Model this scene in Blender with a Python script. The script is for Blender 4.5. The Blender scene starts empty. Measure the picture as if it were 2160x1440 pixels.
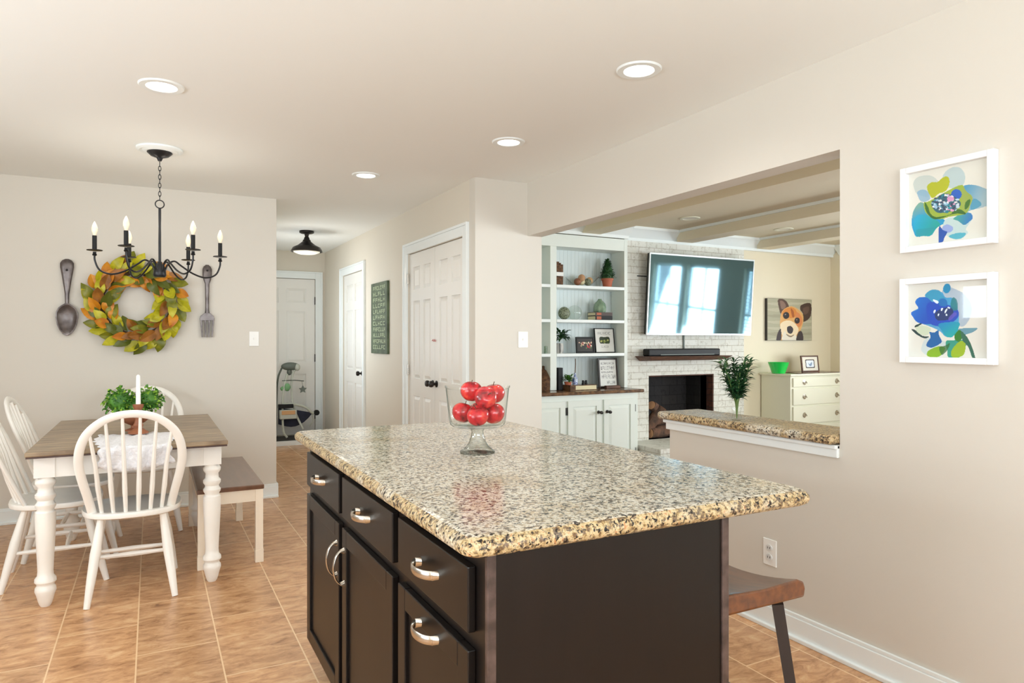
import bpy, math, random
import numpy as np
from mathutils import Vector, Matrix
random.seed(7)
C = bpy.context.scene.collection
sc = bpy.context.scene
PI = math.pi
# ---------------------------------------------------------------- camera, sky, exposure, daylight
EYE = 1.285; FPX = 1448.0; YAW = math.atan(760/1448)
cd = bpy.data.cameras.new('camera'); cam = bpy.data.objects.new('camera', cd); C.objects.link(cam)
cam.location = (0, 0, EYE); cam.rotation_euler = (PI/2, 0, -YAW)
cd.sensor_width = 36; cd.lens = FPX/2160*36; cd.shift_y = -3/2160; cd.clip_start = .02
sc.camera = cam
w = bpy.data.worlds.new('sky'); sc.world = w; w.use_nodes = True
w.node_tree.nodes['Background'].inputs[0].default_value = (.86, .93, 1, 1)
w.node_tree.nodes['Background'].inputs[1].default_value = 2.5
sc.view_settings.view_transform = 'Standard'; sc.view_settings.look = 'None'
sc.view_settings.exposure = -0.02; sc.view_settings.gamma = 1; sc.view_settings.use_curve_mapping = False
sc.cycles.max_bounces = 10; sc.cycles.diffuse_bounces = 6; sc.cycles.glossy_bounces = 5
sc.cycles.transparent_max_bounces = 24; sc.cycles.transmission_bounces = 8
sc.cycles.caustics_reflective = False; sc.cycles.caustics_refractive = False
sc.cycles.sample_clamp_indirect = 6; sc.cycles.use_denoising = True
def daylight(loc, rot, sx, sy, power, col=(1, .97, .93)):
    l = bpy.data.lights.new('window_daylight', 'AREA'); l.shape = 'RECTANGLE'; l.size = sx; l.size_y = sy
    l.energy = power; l.color = col
    o = bpy.data.objects.new('window_daylight', l); C.objects.link(o); o.location = loc; o.rotation_euler = rot
    return o
# windows, two of them added unseen for brightness: kitchen rear wall, kitchen side wall, living room side wall, living room rear wall
UP = math.radians(50)
COOL = (.86, .945, 1)
daylight((.2, -2.33, 1.35), (PI/2+UP, 0, 0), 4.1, 1.2, 165, COOL)
daylight((-2.33, 3.16, 1.66), (PI/2+.2, 0, -PI/2), 1.7, .4, 34, COOL)
daylight((.74, 7.6, 1.45), (PI/2+.2, 0, -PI/2), 1.3, 1.1, 18, COOL)
daylight((-2.33, 1.1, 1.05), (PI/2+UP, 0, -PI/2), 1.8, 1.5, 50, COOL)  # daylight of the added side window, brightens wall, header and ceiling
daylight((7.60, 2.55, 1.42), (PI/2+.3, 0, PI/2), 1.5, 1.3, 150, COOL)
daylight((7.60, 4.16, 1.42), (PI/2+.3, 0, PI/2), .6, 1.25, 34, COOL)
daylight((5.2, -1.33, 1.42), (PI/2+.4, 0, 0), 2.7, 1.4, 150, COOL)  # daylight of the added rear window, lifts the dim living room
# ---------------------------------------------------------------- helpers
def at(u, v, Y):
    a = (u-1080)/FPX; S, K = math.sin(YAW), math.cos(YAW)
    d = Vector((S+a*K, K-a*S, (717-v)/FPX)); return Vector((0, 0, EYE)) + d*(Y/d.y)
def cam_pt(u, v, t):
    a = (u-1080)/FPX; S, K = math.sin(YAW), math.cos(YAW)
    return Vector(((S+a*K)*t, (K-a*S)*t, EYE+(717-v)/FPX*t))
class MB:
    def __init__(s): s.v = []; s.f = []; s.mi = []; s.M = Matrix.Identity(4); s.m = 0
    def add(s, vs, fs):
        n = len(s.v); s.v += [tuple(s.M @ Vector(p)) for p in vs]
        for f in fs: s.f.append([n+i for i in f]); s.mi.append(s.m)
        return s
    def box(s, x0, x1, y0, y1, z0, z1):
        return s.add([(x0,y0,z0),(x1,y0,z0),(x1,y1,z0),(x0,y1,z0),(x0,y0,z1),(x1,y0,z1),(x1,y1,z1),(x0,y1,z1)],
              [(0,3,2,1),(4,5,6,7),(0,1,5,4),(1,2,6,5),(2,3,7,6),(3,0,4,7)])
    def rings(s, R, cap=True, closed=False):
        n = len(R[0]); vs = [p for r in R for p in r]; fs = []
        m = len(R)
        for i in range(m if closed else m-1):
            for j in range(n):
                a, b = i*n+j, i*n+(j+1) % n; c, d = ((i+1) % m)*n+(j+1) % n, ((i+1) % m)*n+j
                fs.append((a, b, c, d))
        if cap and not closed: fs.append(tuple(range(n))[::-1]); fs.append(tuple(range((m-1)*n, m*n)))
        return s.add(vs, fs)
    def lathe(s, prof, seg=24, c=(0,0,0), cap=True):
        R = [[(c[0]+r*math.cos(2*PI*k/seg), c[1]+r*math.sin(2*PI*k/seg), c[2]+z) for k in range(seg)] for r, z in prof]
        return s.rings(R, cap)
    def tube(s, pts, r, seg=10, up=None, rb=None, closed=False):
        pts = [Vector(p) for p in pts]; n = len(pts); R = []; prev = None
        for i, p in enumerate(pts):
            if closed: t = pts[(i+1) % n]-pts[i-1]
            else: t = pts[min(i+1, n-1)]-pts[max(i-1, 0)]
            t.normalize()
            if up is not None: b = Vector(up); b = (b-t*b.dot(t)).normalized()
            elif prev is None:
                b = Vector((0,0,1)) if abs(t.z) < .9 else Vector((1,0,0)); b = (b-t*b.dot(t)).normalized()
            else: b = (prev-t*prev.dot(t)).normalized()
            prev = b; a = t.cross(b)
            ra = r[i] if isinstance(r, (list, tuple)) else r
            rr = ra if rb is None else rb
            R.append([p+a*(ra*math.cos(2*PI*k/seg))+b*(rr*math.sin(2*PI*k/seg)) for k in range(seg)])
        return s.rings(R, True, closed)
    def prism(s, poly, d0, d1, ax=(Vector((1,0,0)), Vector((0,0,1)), Vector((0,1,0)))):
        X, Z, N = ax
        a = [X*p[0]+Z*p[1]+N*d0 for p in poly]; b = [X*p[0]+Z*p[1]+N*d1 for p in poly]; n = len(poly)
        return s.add(a+b, [tuple(range(n)), tuple(range(2*n-1, n-1, -1))]+[(i, n+i, n+(i+1) % n, (i+1) % n) for i in range(n)])
    def sphere(s, c, r, seg=16, rng=10, sc_=(1,1,1)):
        R = []
        for i in range(rng+1):
            th = PI*i/rng; q = max(math.sin(th), 1e-3)
            R.append([(c[0]+r*sc_[0]*q*math.cos(2*PI*k/seg), c[1]+r*sc_[1]*q*math.sin(2*PI*k/seg), c[2]-r*sc_[2]*math.cos(th)) for k in range(seg)])
        return s.rings(R)
    def build(s, name, mats, parent=None, smooth=True, bevel=0, bseg=2, label=None):
        me = bpy.data.meshes.new(name); me.from_pydata(s.v, [], s.f); me.update()
        if not isinstance(mats, (list, tuple)): mats = [mats]
        for m in mats: me.materials.append(m)
        if len(mats) > 1: me.polygons.foreach_set('material_index', s.mi)
        import bmesh
        bm = bmesh.new(); bm.from_mesh(me); bmesh.ops.recalc_face_normals(bm, faces=bm.faces); bm.to_mesh(me); bm.free()
        if smooth: me.shade_smooth(); me.set_sharp_from_angle(angle=math.radians(38))
        o = bpy.data.objects.new(name, me); C.objects.link(o)
        if parent is not None: o.parent = parent
        if bevel:
            b = o.modifiers.new('edge', 'BEVEL'); b.width = bevel; b.segments = bseg; b.limit_method = 'ANGLE'; b.angle_limit = .6
        if label: o['label'] = label
        return o
def B(*a): return MB().box(*a)
def thing(name, label, cat, loc=(0,0,0), rz=0, group=None):
    o = bpy.data.objects.new(name, None); C.objects.link(o); o.location = loc; o.rotation_euler = (0,0,rz)
    return tag(o, label, cat, group)
def tag(o, label, cat, group=None):
    o['label'] = label; o['category'] = cat
    if group: o['group'] = group
    return o
def struct(o): o['kind'] = 'structure'; return o
def dup(root, loc, rz, label, group=None):
    r = root.copy(); C.objects.link(r); r.location = loc; r.rotation_euler = (0,0,rz); r['label'] = label
    if group: r['group'] = group
    def rec(a, b):
        for ch in list(a.children):
            c = ch.copy(); C.objects.link(c); c.parent = b; rec(ch, c)
    rec(root, r); return r
def smooth_path(pts, n=6, closed=False):
    P = [Vector(p) for p in pts]; out = []; m = len(P)
    for i in range(m if closed else m-1):
        p0 = P[i-1] if (closed or i > 0) else P[0]*2-P[1]; p1 = P[i]; p2 = P[(i+1) % m]
        p3 = P[(i+2) % m] if (closed or i+2 < m) else P[-1]*2-P[-2]
        for k in range(n):
            t = k/n
            out.append(.5*((2*p1)+(p2-p0)*t+(2*p0-5*p1+4*p2-p3)*t*t+(3*p1-p0-3*p2+p3)*t**3))
    if not closed: out.append(P[-1])
    return out
# ---------------------------------------------------------------- materials
def lin(c):
    c = [x/255 for x in c]; return tuple(x/12.92 if x <= .04045 else ((x+.055)/1.055)**2.4 for x in c)+(1,)
def mat(name, rgb, rough=.5, metal=0, bump=0, bscale=60, var=0, vscale=8, stretch=None, emit=0, coat=0, spec=None, rgb2=None, detail=4):
    m = bpy.data.materials.new(name); m.use_nodes = True; nt = m.node_tree; N = nt.nodes; L = nt.links
    p = N['Principled BSDF']; col = lin(rgb); p.inputs['Base Color'].default_value = col
    p.inputs['Roughness'].default_value = rough; p.inputs['Metallic'].default_value = metal
    if coat: p.inputs['Coat Weight'].default_value = coat; p.inputs['Coat Roughness'].default_value = .06
    if spec is not None: p.inputs['Specular IOR Level'].default_value = spec
    if emit: p.inputs['Emission Color'].default_value = col; p.inputs['Emission Strength'].default_value = emit
    tc = N.new('ShaderNodeTexCoord'); mp = N.new('ShaderNodeMapping'); L.new(tc.outputs['Object'], mp.inputs['Vector'])
    if stretch: mp.inputs['Scale'].default_value = stretch
    if var or rgb2:
        n = N.new('ShaderNodeTexNoise'); n.inputs['Scale'].default_value = vscale; n.inputs['Detail'].default_value = detail
        L.new(mp.outputs[0], n.inputs['Vector']); r = N.new('ShaderNodeValToRGB'); L.new(n.outputs['Fac'], r.inputs[0])
        c2 = lin(rgb2) if rgb2 else tuple(x*(1-var) for x in col[:3])+(1,)
        r.color_ramp.elements[0].position = .35; r.color_ramp.elements[1].position = .65
        r.color_ramp.elements[0].color = c2; r.color_ramp.elements[1].color = col if rgb2 else tuple(min(1, x*(1+var*.5)) for x in col[:3])+(1,)
        L.new(r.outputs[0], p.inputs['Base Color'])
    if bump:
        n = N.new('ShaderNodeTexNoise'); n.inputs['Scale'].default_value = bscale; n.inputs['Detail'].default_value = 3
        L.new(mp.outputs[0], n.inputs['Vector']); b = N.new('ShaderNodeBump'); b.inputs['Strength'].default_value = bump
        b.inputs['Distance'].default_value = .01; L.new(n.outputs['Fac'], b.inputs['Height']); L.new(b.outputs[0], p.inputs['Normal'])
    return m
def pane_mat(name, tint=(1,1,1), ior=1.45, edge=None, start=.6):
    m = bpy.data.materials.new(name); m.use_nodes = True; nt = m.node_tree; N = nt.nodes; L = nt.links
    N.remove(N['Principled BSDF']); out = N['Material Output']
    tr = N.new('ShaderNodeBsdfTransparent'); gl = N.new('ShaderNodeBsdfGlossy'); gl.inputs['Roughness'].default_value = .02
    mx = N.new('ShaderNodeMixShader'); fr = N.new('ShaderNodeFresnel'); fr.inputs[0].default_value = ior
    tr.inputs[0].default_value = tint+(1,)
    gm = N.new('ShaderNodeNewGeometry'); sb_ = N.new('ShaderNodeMath'); sb_.operation = 'SUBTRACT'; sb_.inputs[0].default_value = 1; L.new(gm.outputs['Backfacing'], sb_.inputs[1])
    ml = N.new('ShaderNodeMath'); ml.operation = 'MULTIPLY'; L.new(fr.outputs[0], ml.inputs[0]); L.new(sb_.outputs[0], ml.inputs[1])
    if edge:
        lw = N.new('ShaderNodeLayerWeight'); lw.inputs[0].default_value = .35; r = N.new('ShaderNodeValToRGB')
        r.color_ramp.elements[0].color = tint+(1,); r.color_ramp.elements[0].position = start
        r.color_ramp.elements[1].color = edge+(1,); L.new(lw.outputs['Facing'], r.inputs[0]); L.new(r.outputs[0], tr.inputs[0])
    L.new(ml.outputs[0], mx.inputs[0]); L.new(tr.outputs[0], mx.inputs[1]); L.new(gl.outputs[0], mx.inputs[2]); L.new(mx.outputs[0], out.inputs[0])
    return m
M = {}
M['wall'] = mat('wall_paint', (214, 209, 199), .6, bump=.03, bscale=220)
M['wall_hall'] = mat('hall_wall_paint', (219, 212, 198), .6, bump=.03, bscale=220)
M['wall_liv'] = mat('living_wall_paint', (230, 220, 196), .6)
M['ceil'] = mat('ceiling_paint', (241, 244, 242), .75, bump=.02, bscale=200)
M['ceil_liv'] = mat('living_ceiling_paint', (222, 212, 188), .75)
M['trim'] = mat('trim_white', (236, 242, 242), .35)
M['door'] = mat('door_white', (234, 233, 228), .38)
M['cabwhite'] = mat('cabinet_white', (226, 232, 226), .4)
M['chairw'] = mat('chair_white', (244, 241, 234), .38, var=.04, vscale=6)
M['bench'] = mat('bench_cream', (245, 234, 216), .45)
M['benchtop'] = mat('bench_brown', (112, 78, 58), .28, var=.2, vscale=4, stretch=(6,1,1), coat=.3)
M['tabletop'] = mat('weathered_table_wood', (172, 150, 120), .35, rgb2=(122, 102, 80), vscale=7, stretch=(1,5,1), bump=.1, bscale=30, detail=8)
M['tableedge'] = mat('dark_table_edge', (70, 45, 35), .4)
M['espresso'] = mat('espresso_wood', (21, 15, 12), .36, var=.12, vscale=5, stretch=(6,6,.6), spec=.35)
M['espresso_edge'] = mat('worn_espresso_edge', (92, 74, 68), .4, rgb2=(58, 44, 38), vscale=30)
M['nickel'] = mat('brushed_nickel', (206, 200, 190), .22, metal=1)
M['bronze'] = mat('dark_bronze', (48, 44, 42), .38, metal=.7)
M['iron'] = mat('black_iron', (44, 44, 46), .35, metal=.6)
M['pewter'] = mat('cast_metal', (122, 114, 112), .34, metal=.6, rgb2=(84, 76, 74), vscale=14, bump=.1, bscale=40)
M['stoolwood'] = mat('stool_wood', (118, 68, 32), .3, rgb2=(88, 50, 26), vscale=5, stretch=(9,1,9), coat=.35)
M['stoolleg'] = mat('stool_leg', (48, 40, 38), .35)
M['plastic'] = mat('switch_plastic', (240, 240, 236), .3)
M['plastic2'] = mat('socket_face', (216, 218, 216), .3)
M['black'] = mat('black_plastic', (16, 16, 17), .5, spec=.3)
M['dark'] = mat('dark_slot', (30, 28, 28), .6)
M['lens'] = mat('lamp_lens', (255, 250, 240), .4, emit=6)
M['lensoff'] = mat('lamp_lens_dim', (230, 225, 210), .4)
M['bulb'] = mat('candle_bulb', (255, 236, 205), .2, emit=.15)
M['glass'] = pane_mat('clear_pane')
M['bowlglass'] = pane_mat('bowl_glass', (.985,.99,.985), 1.5, (.42,.50,.46))
M['footglass'] = pane_mat('foot_glass', (.90,.93,.92), 1.9, (.16,.20,.18), .25)
M['greenglass'] = mat('green_glass', (20, 200, 80), .08, coat=.6)
M['frame_white'] = mat('frame_white', (240, 241, 242), .35)
M['terracotta'] = mat('terracotta', (176, 98, 70), .7)
M['leafA'] = mat('olive_leaf', (132, 130, 22), .4, rgb2=(92, 100, 16), vscale=20)
M['leafB'] = mat('yellow_green_leaf', (196, 188, 30), .4, rgb2=(158, 154, 20), vscale=20)
M['leafC'] = mat('orange_leaf', (216, 146, 24), .42, rgb2=(182, 106, 16), vscale=16)
M['leafD'] = mat('brown_leaf', (164, 104, 24), .45, rgb2=(124, 76, 20), vscale=16)
M['leafE'] = mat('dark_green_leaf', (88, 96, 24), .4)
M['twig'] = mat('wreath_twig', (90, 64, 40), .8)
M['box'] = mat('boxwood_green', (86, 140, 44), .5, rgb2=(44, 96, 30), vscale=25)
M['box2'] = mat('boxwood_light', (140, 180, 60), .5)
M['fir'] = mat('topiary_green', (38, 84, 34), .55, rgb2=(22, 56, 26), vscale=40)
M['olive'] = mat('branch_green', (58, 106, 62), .45, rgb2=(28, 66, 36), vscale=20)
M['stem'] = mat('plant_stem', (96, 120, 60), .6)
M['wax'] = mat('white_wax', (246, 244, 238), .4)
M['lace'] = mat('white_lace', (238, 238, 242), .8, bump=.6, bscale=90, var=.08, vscale=60)
M['turned'] = mat('turned_wood', (150, 92, 62), .5, var=.25, vscale=12)
M['log'] = mat('log_bark', (110, 78, 60), .9, rgb2=(66, 52, 44), vscale=14, bump=.6, bscale=30)
M['logend'] = mat('log_end', (196, 150, 112), .8)
M['mantel'] = mat('mantel_wood', (110, 74, 56), .6, rgb2=(78, 52, 42), vscale=9, stretch=(1,6,6), bump=.3, bscale=25)
M['marble'] = mat('brown_marble', (128, 92, 62), .2, rgb2=(74, 52, 40), vscale=22, detail=8)
M['woodfloor'] = mat('living_wood_floor', (120, 84, 58), .35, var=.25, vscale=3, stretch=(8,1,1))
M['dresser'] = mat('dresser_cream', (226, 224, 204), .45)
M['silver'] = mat('silver_edge', (190, 194, 196), .3, metal=.8)
M['apple'] = None
M['basket'] = mat('woven_brown', (112, 78, 50), .8, rgb2=(70, 46, 30), vscale=40, bump=.6, bscale=90)
M['paper'] = mat('cream_pages', (226, 214, 176), .7)
M['white'] = mat('paper_white', (238, 238, 234), .6)
M['ink'] = mat('ink_grey', (60, 58, 56), .7)
M['cobalt'] = mat('blue_white_china', (66, 92, 170), .25, rgb2=(220, 228, 240), vscale=70)
M['sage'] = mat('sage_glass', (140, 164, 138), .2, rgb2=(110, 136, 112), vscale=30, coat=.5)
M['mossball'] = mat('patterned_ball', (58, 66, 48), .5, rgb2=(150, 158, 130), vscale=90)
M['navy'] = mat('navy_fabric', (40, 44, 62), .85, rgb2=(28, 30, 44), vscale=10)
M['greyplas'] = mat('grey_plastic', (96, 104, 96), .45)
M['tubegrey'] = mat('pale_tube', (186, 190, 178), .35)
M['plush'] = mat('green_plush', (120, 168, 120), .9)
M['tan'] = mat('tan_tray', (206, 160, 110), .5)
def node_mat(name, rough=.4):
    m = bpy.data.materials.new(name); m.use_nodes = True; nt = m.node_tree
    p = nt.nodes['Principled BSDF']; p.inputs['Roughness'].default_value = rough
    return m, nt.nodes, nt.links, p
def ramp(N, L, src, stops, const=False):
    r = N.new('ShaderNodeValToRGB'); L.new(src, r.inputs[0]); e = r.color_ramp.elements
    while len(e) < len(stops): e.new(.5)
    for k, (pos, c) in enumerate(stops): e[k].position = pos; e[k].color = c if len(c) == 4 else tuple(c)+(1,)
    if const: r.color_ramp.interpolation = 'CONSTANT'
    return r.outputs[0]
def mixc(N, L, fac, a, b):
    x = N.new('ShaderNodeMix'); x.data_type = 'RGBA'
    if hasattr(fac, 'node'): L.new(fac, x.inputs[0])
    else: x.inputs[0].default_value = fac
    for s, i in ((a, 6), (b, 7)):
        if hasattr(s, 'node'): L.new(s, x.inputs[i])
        else: x.inputs[i].default_value = s
    return x.outputs[2]
def noise(N, L, vec, scale, detail=3, rough=.5, dist=0):
    n = N.new('ShaderNodeTexNoise'); n.inputs['Scale'].default_value = scale; n.inputs['Detail'].default_value = detail
    n.inputs['Roughness'].default_value = rough; n.inputs['Distortion'].default_value = dist; L.new(vec, n.inputs['Vector']); return n.outputs['Fac']
def granite(name, wk, rough, bump=0):
    m, N, L, p = node_mat(name, rough)
    tc = N.new('ShaderNodeTexCoord').outputs['Object']
    base = ramp(N, L, noise(N, L, tc, 75, 4, .65), [(.36, lin((136, 122, 104))), (.44, lin((196, 184, 160))), (.54, lin((226, 222, 208))), (.66, lin((180, 172, 156)))])
    warm = ramp(N, L, noise(N, L, tc, 6, 3, .6), [(.50-.2*wk, (0,0,0,1)), (.68-.2*wk, (1,1,1,1))])
    wm = ramp(N, L, noise(N, L, tc, 90, 3, .6), [(.38, lin((96, 66, 34))), (.47, lin((180, 150, 98))), (.57, lin((204, 186, 144))), (.68, lin((184, 124, 70)))])
    mxw = N.new('ShaderNodeMath'); mxw.operation = 'MULTIPLY'; L.new(warm, mxw.inputs[0]); mxw.inputs[1].default_value = .5+.4*wk
    c = mixc(N, L, mxw.outputs[0], base, wm)
    dk2 = ramp(N, L, noise(N, L, tc, 60, 4, .7, .3), [(.38, (1,1,1,1)), (.45, (0,0,0,1))])
    c = mixc(N, L, dk2, c, lin((104, 90, 76)))
    dk = ramp(N, L, noise(N, L, tc, 105, 3, .65, .4), [(.40, (1,1,1,1)), (.445, (0,0,0,1))])
    c = mixc(N, L, dk, c, lin((34, 28, 26)))
    L.new(c, p.inputs['Base Color']); p.inputs['Specular IOR Level'].default_value = .38
    if bump:
        b = N.new('ShaderNodeBump'); b.inputs['Strength'].default_value = bump; b.inputs['Distance'].default_value = .01; L.new(noise(N, L, tc, 55, 3), b.inputs['Height']); L.new(b.outputs[0], p.inputs['Normal'])
    return m
M['granite'] = granite('granite', 0, .15); M['granite_edge'] = granite('granite_edge', 1, .3, .6)
def tiles():
    m, N, L, p = node_mat('floor_tile', .26)
    g = N.new('ShaderNodeNewGeometry'); sp = N.new('ShaderNodeSeparateXYZ'); L.new(g.outputs['Position'], sp.inputs[0])
    def mt(op, a, b=None):
        x = N.new('ShaderNodeMath'); x.operation = op
        for i, s in enumerate((a, b)):
            if s is None: continue
            if hasattr(s, 'node'): L.new(s, x.inputs[i])
            else: x.inputs[i].default_value = s
        return x.outputs[0]
    cx = mt('DIVIDE', mt('ADD', sp.outputs[0], .05+.305*10), .3045); k = mt('FLOOR', cx); fx = mt('FRACT', cx)
    cy = mt('ADD', mt('DIVIDE', mt('ADD', sp.outputs[1], .05), .61), mt('MULTIPLY', k, -.43)); ky = mt('FLOOR', cy); fy = mt('FRACT', cy)
    ex = mt('MINIMUM', fx, mt('SUBTRACT', 1, fx)); ey = mt('MULTIPLY', mt('MINIMUM', fy, mt('SUBTRACT', 1, fy)), 2)
    e = mt('MINIMUM', ex, ey); gr = mt('LESS_THAN', e, .0095)
    cmb = N.new('ShaderNodeCombineXYZ'); L.new(k, cmb.inputs[0]); L.new(ky, cmb.inputs[1])
    wn = N.new('ShaderNodeTexWhiteNoise'); L.new(cmb.outputs[0], wn.inputs[0])
    mp = N.new('ShaderNodeMapping'); mp.inputs['Scale'].default_value = (1, 2.2, 1); L.new(g.outputs['Position'], mp.inputs[0])
    off = N.new('ShaderNodeVectorMath'); off.operation = 'ADD'; L.new(mp.outputs[0], off.inputs[0])
    sc3 = N.new('ShaderNodeVectorMath'); sc3.operation = 'SCALE'; L.new(wn.outputs['Color'], sc3.inputs[0]); sc3.inputs[3].default_value = 9
    L.new(sc3.outputs[0], off.inputs[1])
    n1 = noise(N, L, off.outputs[0], 9, 8, .68, .6)
    c = ramp(N, L, n1, [(.28, lin((140, 98, 66))), (.42, lin((188, 140, 98))), (.55, lin((214, 166, 120))), (.7, lin((230, 190, 146)))])
    vt = ramp(N, L, wn.outputs['Value'], [(0, (.86,.86,.86,1)), (1, (1.06,1.04,1.02,1))])
    mm = N.new('ShaderNodeMix'); mm.data_type = 'RGBA'; mm.blend_type = 'MULTIPLY'; mm.inputs[0].default_value = 1; L.new(c, mm.inputs[6]); L.new(vt, mm.inputs[7])
    c = mixc(N, L, gr, mm.outputs[2], lin((236, 200, 156))); L.new(c, p.inputs['Base Color'])
    b = N.new('ShaderNodeBump'); b.inputs['Strength'].default_value = .25; b.inputs['Distance'].default_value = .004
    h = mt('SUBTRACT', n1, gr); L.new(h, b.inputs['Height']); L.new(b.outputs[0], p.inputs['Normal'])
    return m
def tvm():
    m = bpy.data.materials.new('tv_screen'); m.use_nodes = True; N = m.node_tree.nodes; L = m.node_tree.links; N.remove(N['Principled BSDF'])
    a = N.new('ShaderNodeBsdfDiffuse'); a.inputs[0].default_value = lin((26, 48, 60)); b = N.new('ShaderNodeBsdfGlossy'); b.inputs[0].default_value = (.24, .40, .48, 1); b.inputs['Roughness'].default_value = .05
    x = N.new('ShaderNodeMixShader'); x.inputs[0].default_value = .4; L.new(a.outputs[0], x.inputs[1]); L.new(b.outputs[0], x.inputs[2]); L.new(x.outputs[0], N['Material Output'].inputs[0]); return m
M['tvscreen'] = tvm()
M['tile'] = tiles()
def brick(name, c1, c2, mortar, bw=.2, bh=.068):
    m, N, L, p = node_mat(name, .8)
    tc = N.new('ShaderNodeTexCoord').outputs['Object']; sp = N.new('ShaderNodeSeparateXYZ'); L.new(tc, sp.inputs[0])
    cb = N.new('ShaderNodeCombineXYZ'); ad = N.new('ShaderNodeMath'); ad.operation = 'ADD'; L.new(sp.outputs[0], ad.inputs[0]); L.new(sp.outputs[1], ad.inputs[1])
    L.new(ad.outputs[0], cb.inputs[0]); L.new(sp.outputs[2], cb.inputs[1])
    b = N.new('ShaderNodeTexBrick'); L.new(cb.outputs[0], b.inputs['Vector']); b.inputs['Scale'].default_value = 1
    b.inputs['Brick Width'].default_value = bw; b.inputs['Row Height'].default_value = bh; b.inputs['Mortar Size'].default_value = .004
    b.inputs['Color1'].default_value = lin(c1); b.inputs['Color2'].default_value = lin(c2); b.inputs['Mortar'].default_value = lin(mortar)
    n = noise(N, L, tc, 22, 6, .7); r = ramp(N, L, n, [(.36, lin(mortar)), (.46, (1,1,1,1))])
    mm = N.new('ShaderNodeMix'); mm.data_type = 'RGBA'; mm.blend_type = 'MULTIPLY'; mm.inputs[0].default_value = .55; L.new(b.outputs['Color'], mm.inputs[6]); L.new(r, mm.inputs[7])
    L.new(mm.outputs[2], p.inputs['Base Color'])
    bp = N.new('ShaderNodeBump'); bp.inputs['Strength'].default_value = .7; bp.inputs['Distance'].default_value = .01
    s = N.new('ShaderNodeMath'); s.operation = 'SUBTRACT'; L.new(n, s.inputs[0]); L.new(b.outputs['Fac'], s.inputs[1]); L.new(s.outputs[0], bp.inputs['Height']); L.new(bp.outputs[0], p.inputs['Normal'])
    return m
M['brick'] = brick('whitewashed_brick', (232, 231, 224), (218, 218, 209), (200, 195, 184))
M['firebrick'] = brick('sooty_brick', (34, 32, 34), (46, 42, 42), (20, 19, 19), .22, .11)
M['redbrick'] = brick('red_brick_edge', (96, 56, 42), (74, 48, 38), (50, 36, 30))
def bead():
    m, N, L, p = node_mat('beadboard_white', .45)
    p.inputs['Base Color'].default_value = lin((212, 222, 222))
    tc = N.new('ShaderNodeTexCoord').outputs['Object']; wv = N.new('ShaderNodeTexWave'); wv.wave_profile = 'SIN'; wv.inputs['Scale'].default_value = 7
    L.new(tc, wv.inputs['Vector']); r = ramp(N, L, wv.outputs['Fac'], [(.0, (0,0,0,1)), (.18, (1,1,1,1))])
    b = N.new('ShaderNodeBump'); b.inputs['Strength'].default_value = .6; b.inputs['Distance'].default_value = .005; L.new(r, b.inputs['Height']); L.new(b.outputs[0], p.inputs['Normal'])
    return m
M['bead'] = bead()
def apple_mat():
    m, N, L, p = node_mat('apple_skin', .22); p.inputs['Coat Weight'].default_value = .4
    tc = N.new('ShaderNodeTexCoord').outputs['Object']; mp = N.new('ShaderNodeMapping'); mp.inputs['Scale'].default_value = (1,1,.35); L.new(tc, mp.inputs[0])
    c = ramp(N, L, noise(N, L, mp.outputs[0], 28, 4, .6), [(.34, lin((96, 6, 18))), (.46, lin((176, 12, 28))), (.58, lin((214, 26, 38))), (.72, lin((226, 96, 60)))])
    L.new(c, p.inputs['Base Color']); return m
M['apple'] = apple_mat()
def attr_mat(name, rough=.5):
    m, N, L, p = node_mat(name, rough); a = N.new('ShaderNodeAttribute'); a.attribute_name = 'Col'; L.new(a.outputs['Color'], p.inputs['Base Color']); return m
M['print'] = attr_mat('printed_art', .55)
# ---------------------------------------------------------------- the setting
H = 2.44; XR = 2.455; YB = 5.88; XH = 2.03; YP = 4.43; YE = 9.2
def walls(axis, p0, p1, a0, a1, holes, z1=H):
    """axis 'x': wall plane across X, running along Y a0..a1"""
    mb = MB()
    def bx(s0, s1, z0, zz):
        if s1-s0 < 1e-4 or zz-z0 < 1e-4: return
        if axis == 'x': mb.box(p0, p1, s0, s1, z0, zz)
        else: mb.box(s0, s1, p0, p1, z0, zz)
    cur = a0
    for h0, h1, b0, b1 in sorted(holes):
        bx(cur, h0, 0, z1); bx(h0, h1, 0, b0); bx(h0, h1, b1, z1); cur = h1
    bx(cur, a1, 0, z1); return mb
struct(B(-2.3, 2.52, -2.2, 9.6, -.05, 0).build('floor', M['tile'], smooth=False))
struct(B(2.52, 7.6, -1.2, 5.95, -.05, 0).build('floor_living', M['woodfloor'], smooth=False))
struct(B(-2.4, 2.52, -2.3, 9.6, H, H+.08).build('ceiling', M['ceil'], smooth=False))
struct(B(2.52, 7.6, -1.2, 5.95, H, H+.08).build('ceiling_living', M['ceil_liv'], smooth=False))
struct(walls('x', XR, XR+.12, -2.2, YP, [(1.835, 2.86, .862, 2.053), (2.86, YP, 0, 2.053)]).build('wall_right', M['wall'], smooth=False))
struct(B(XH, XR+.12, YP, YP+.1, 0, H).build('wall_pantry', M['wall'], smooth=False))
struct(B(XR+.02, XR+.12, YP+.1, 5.95, 0, H).build('wall_living_left', M['wall_liv'], smooth=False))
struct(walls('x', XH, XH+.1, YP+.1, YE, [(4.62, 5.865, 0, 2.05), (7.33, 8.22, 0, 2.05)]).build('wall_hall_right', M['wall_hall'], smooth=False))
struct(walls('y', YE, YE+.12, .3, XH+.1, [(1.08, 1.905, .055, 2.085)]).build('wall_hall_end', M['wall_hall'], smooth=False))
struct(B(-2.2, .905, YB, YB+.12, 0, H).build('wall_back', M['wall'], smooth=False))
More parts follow.
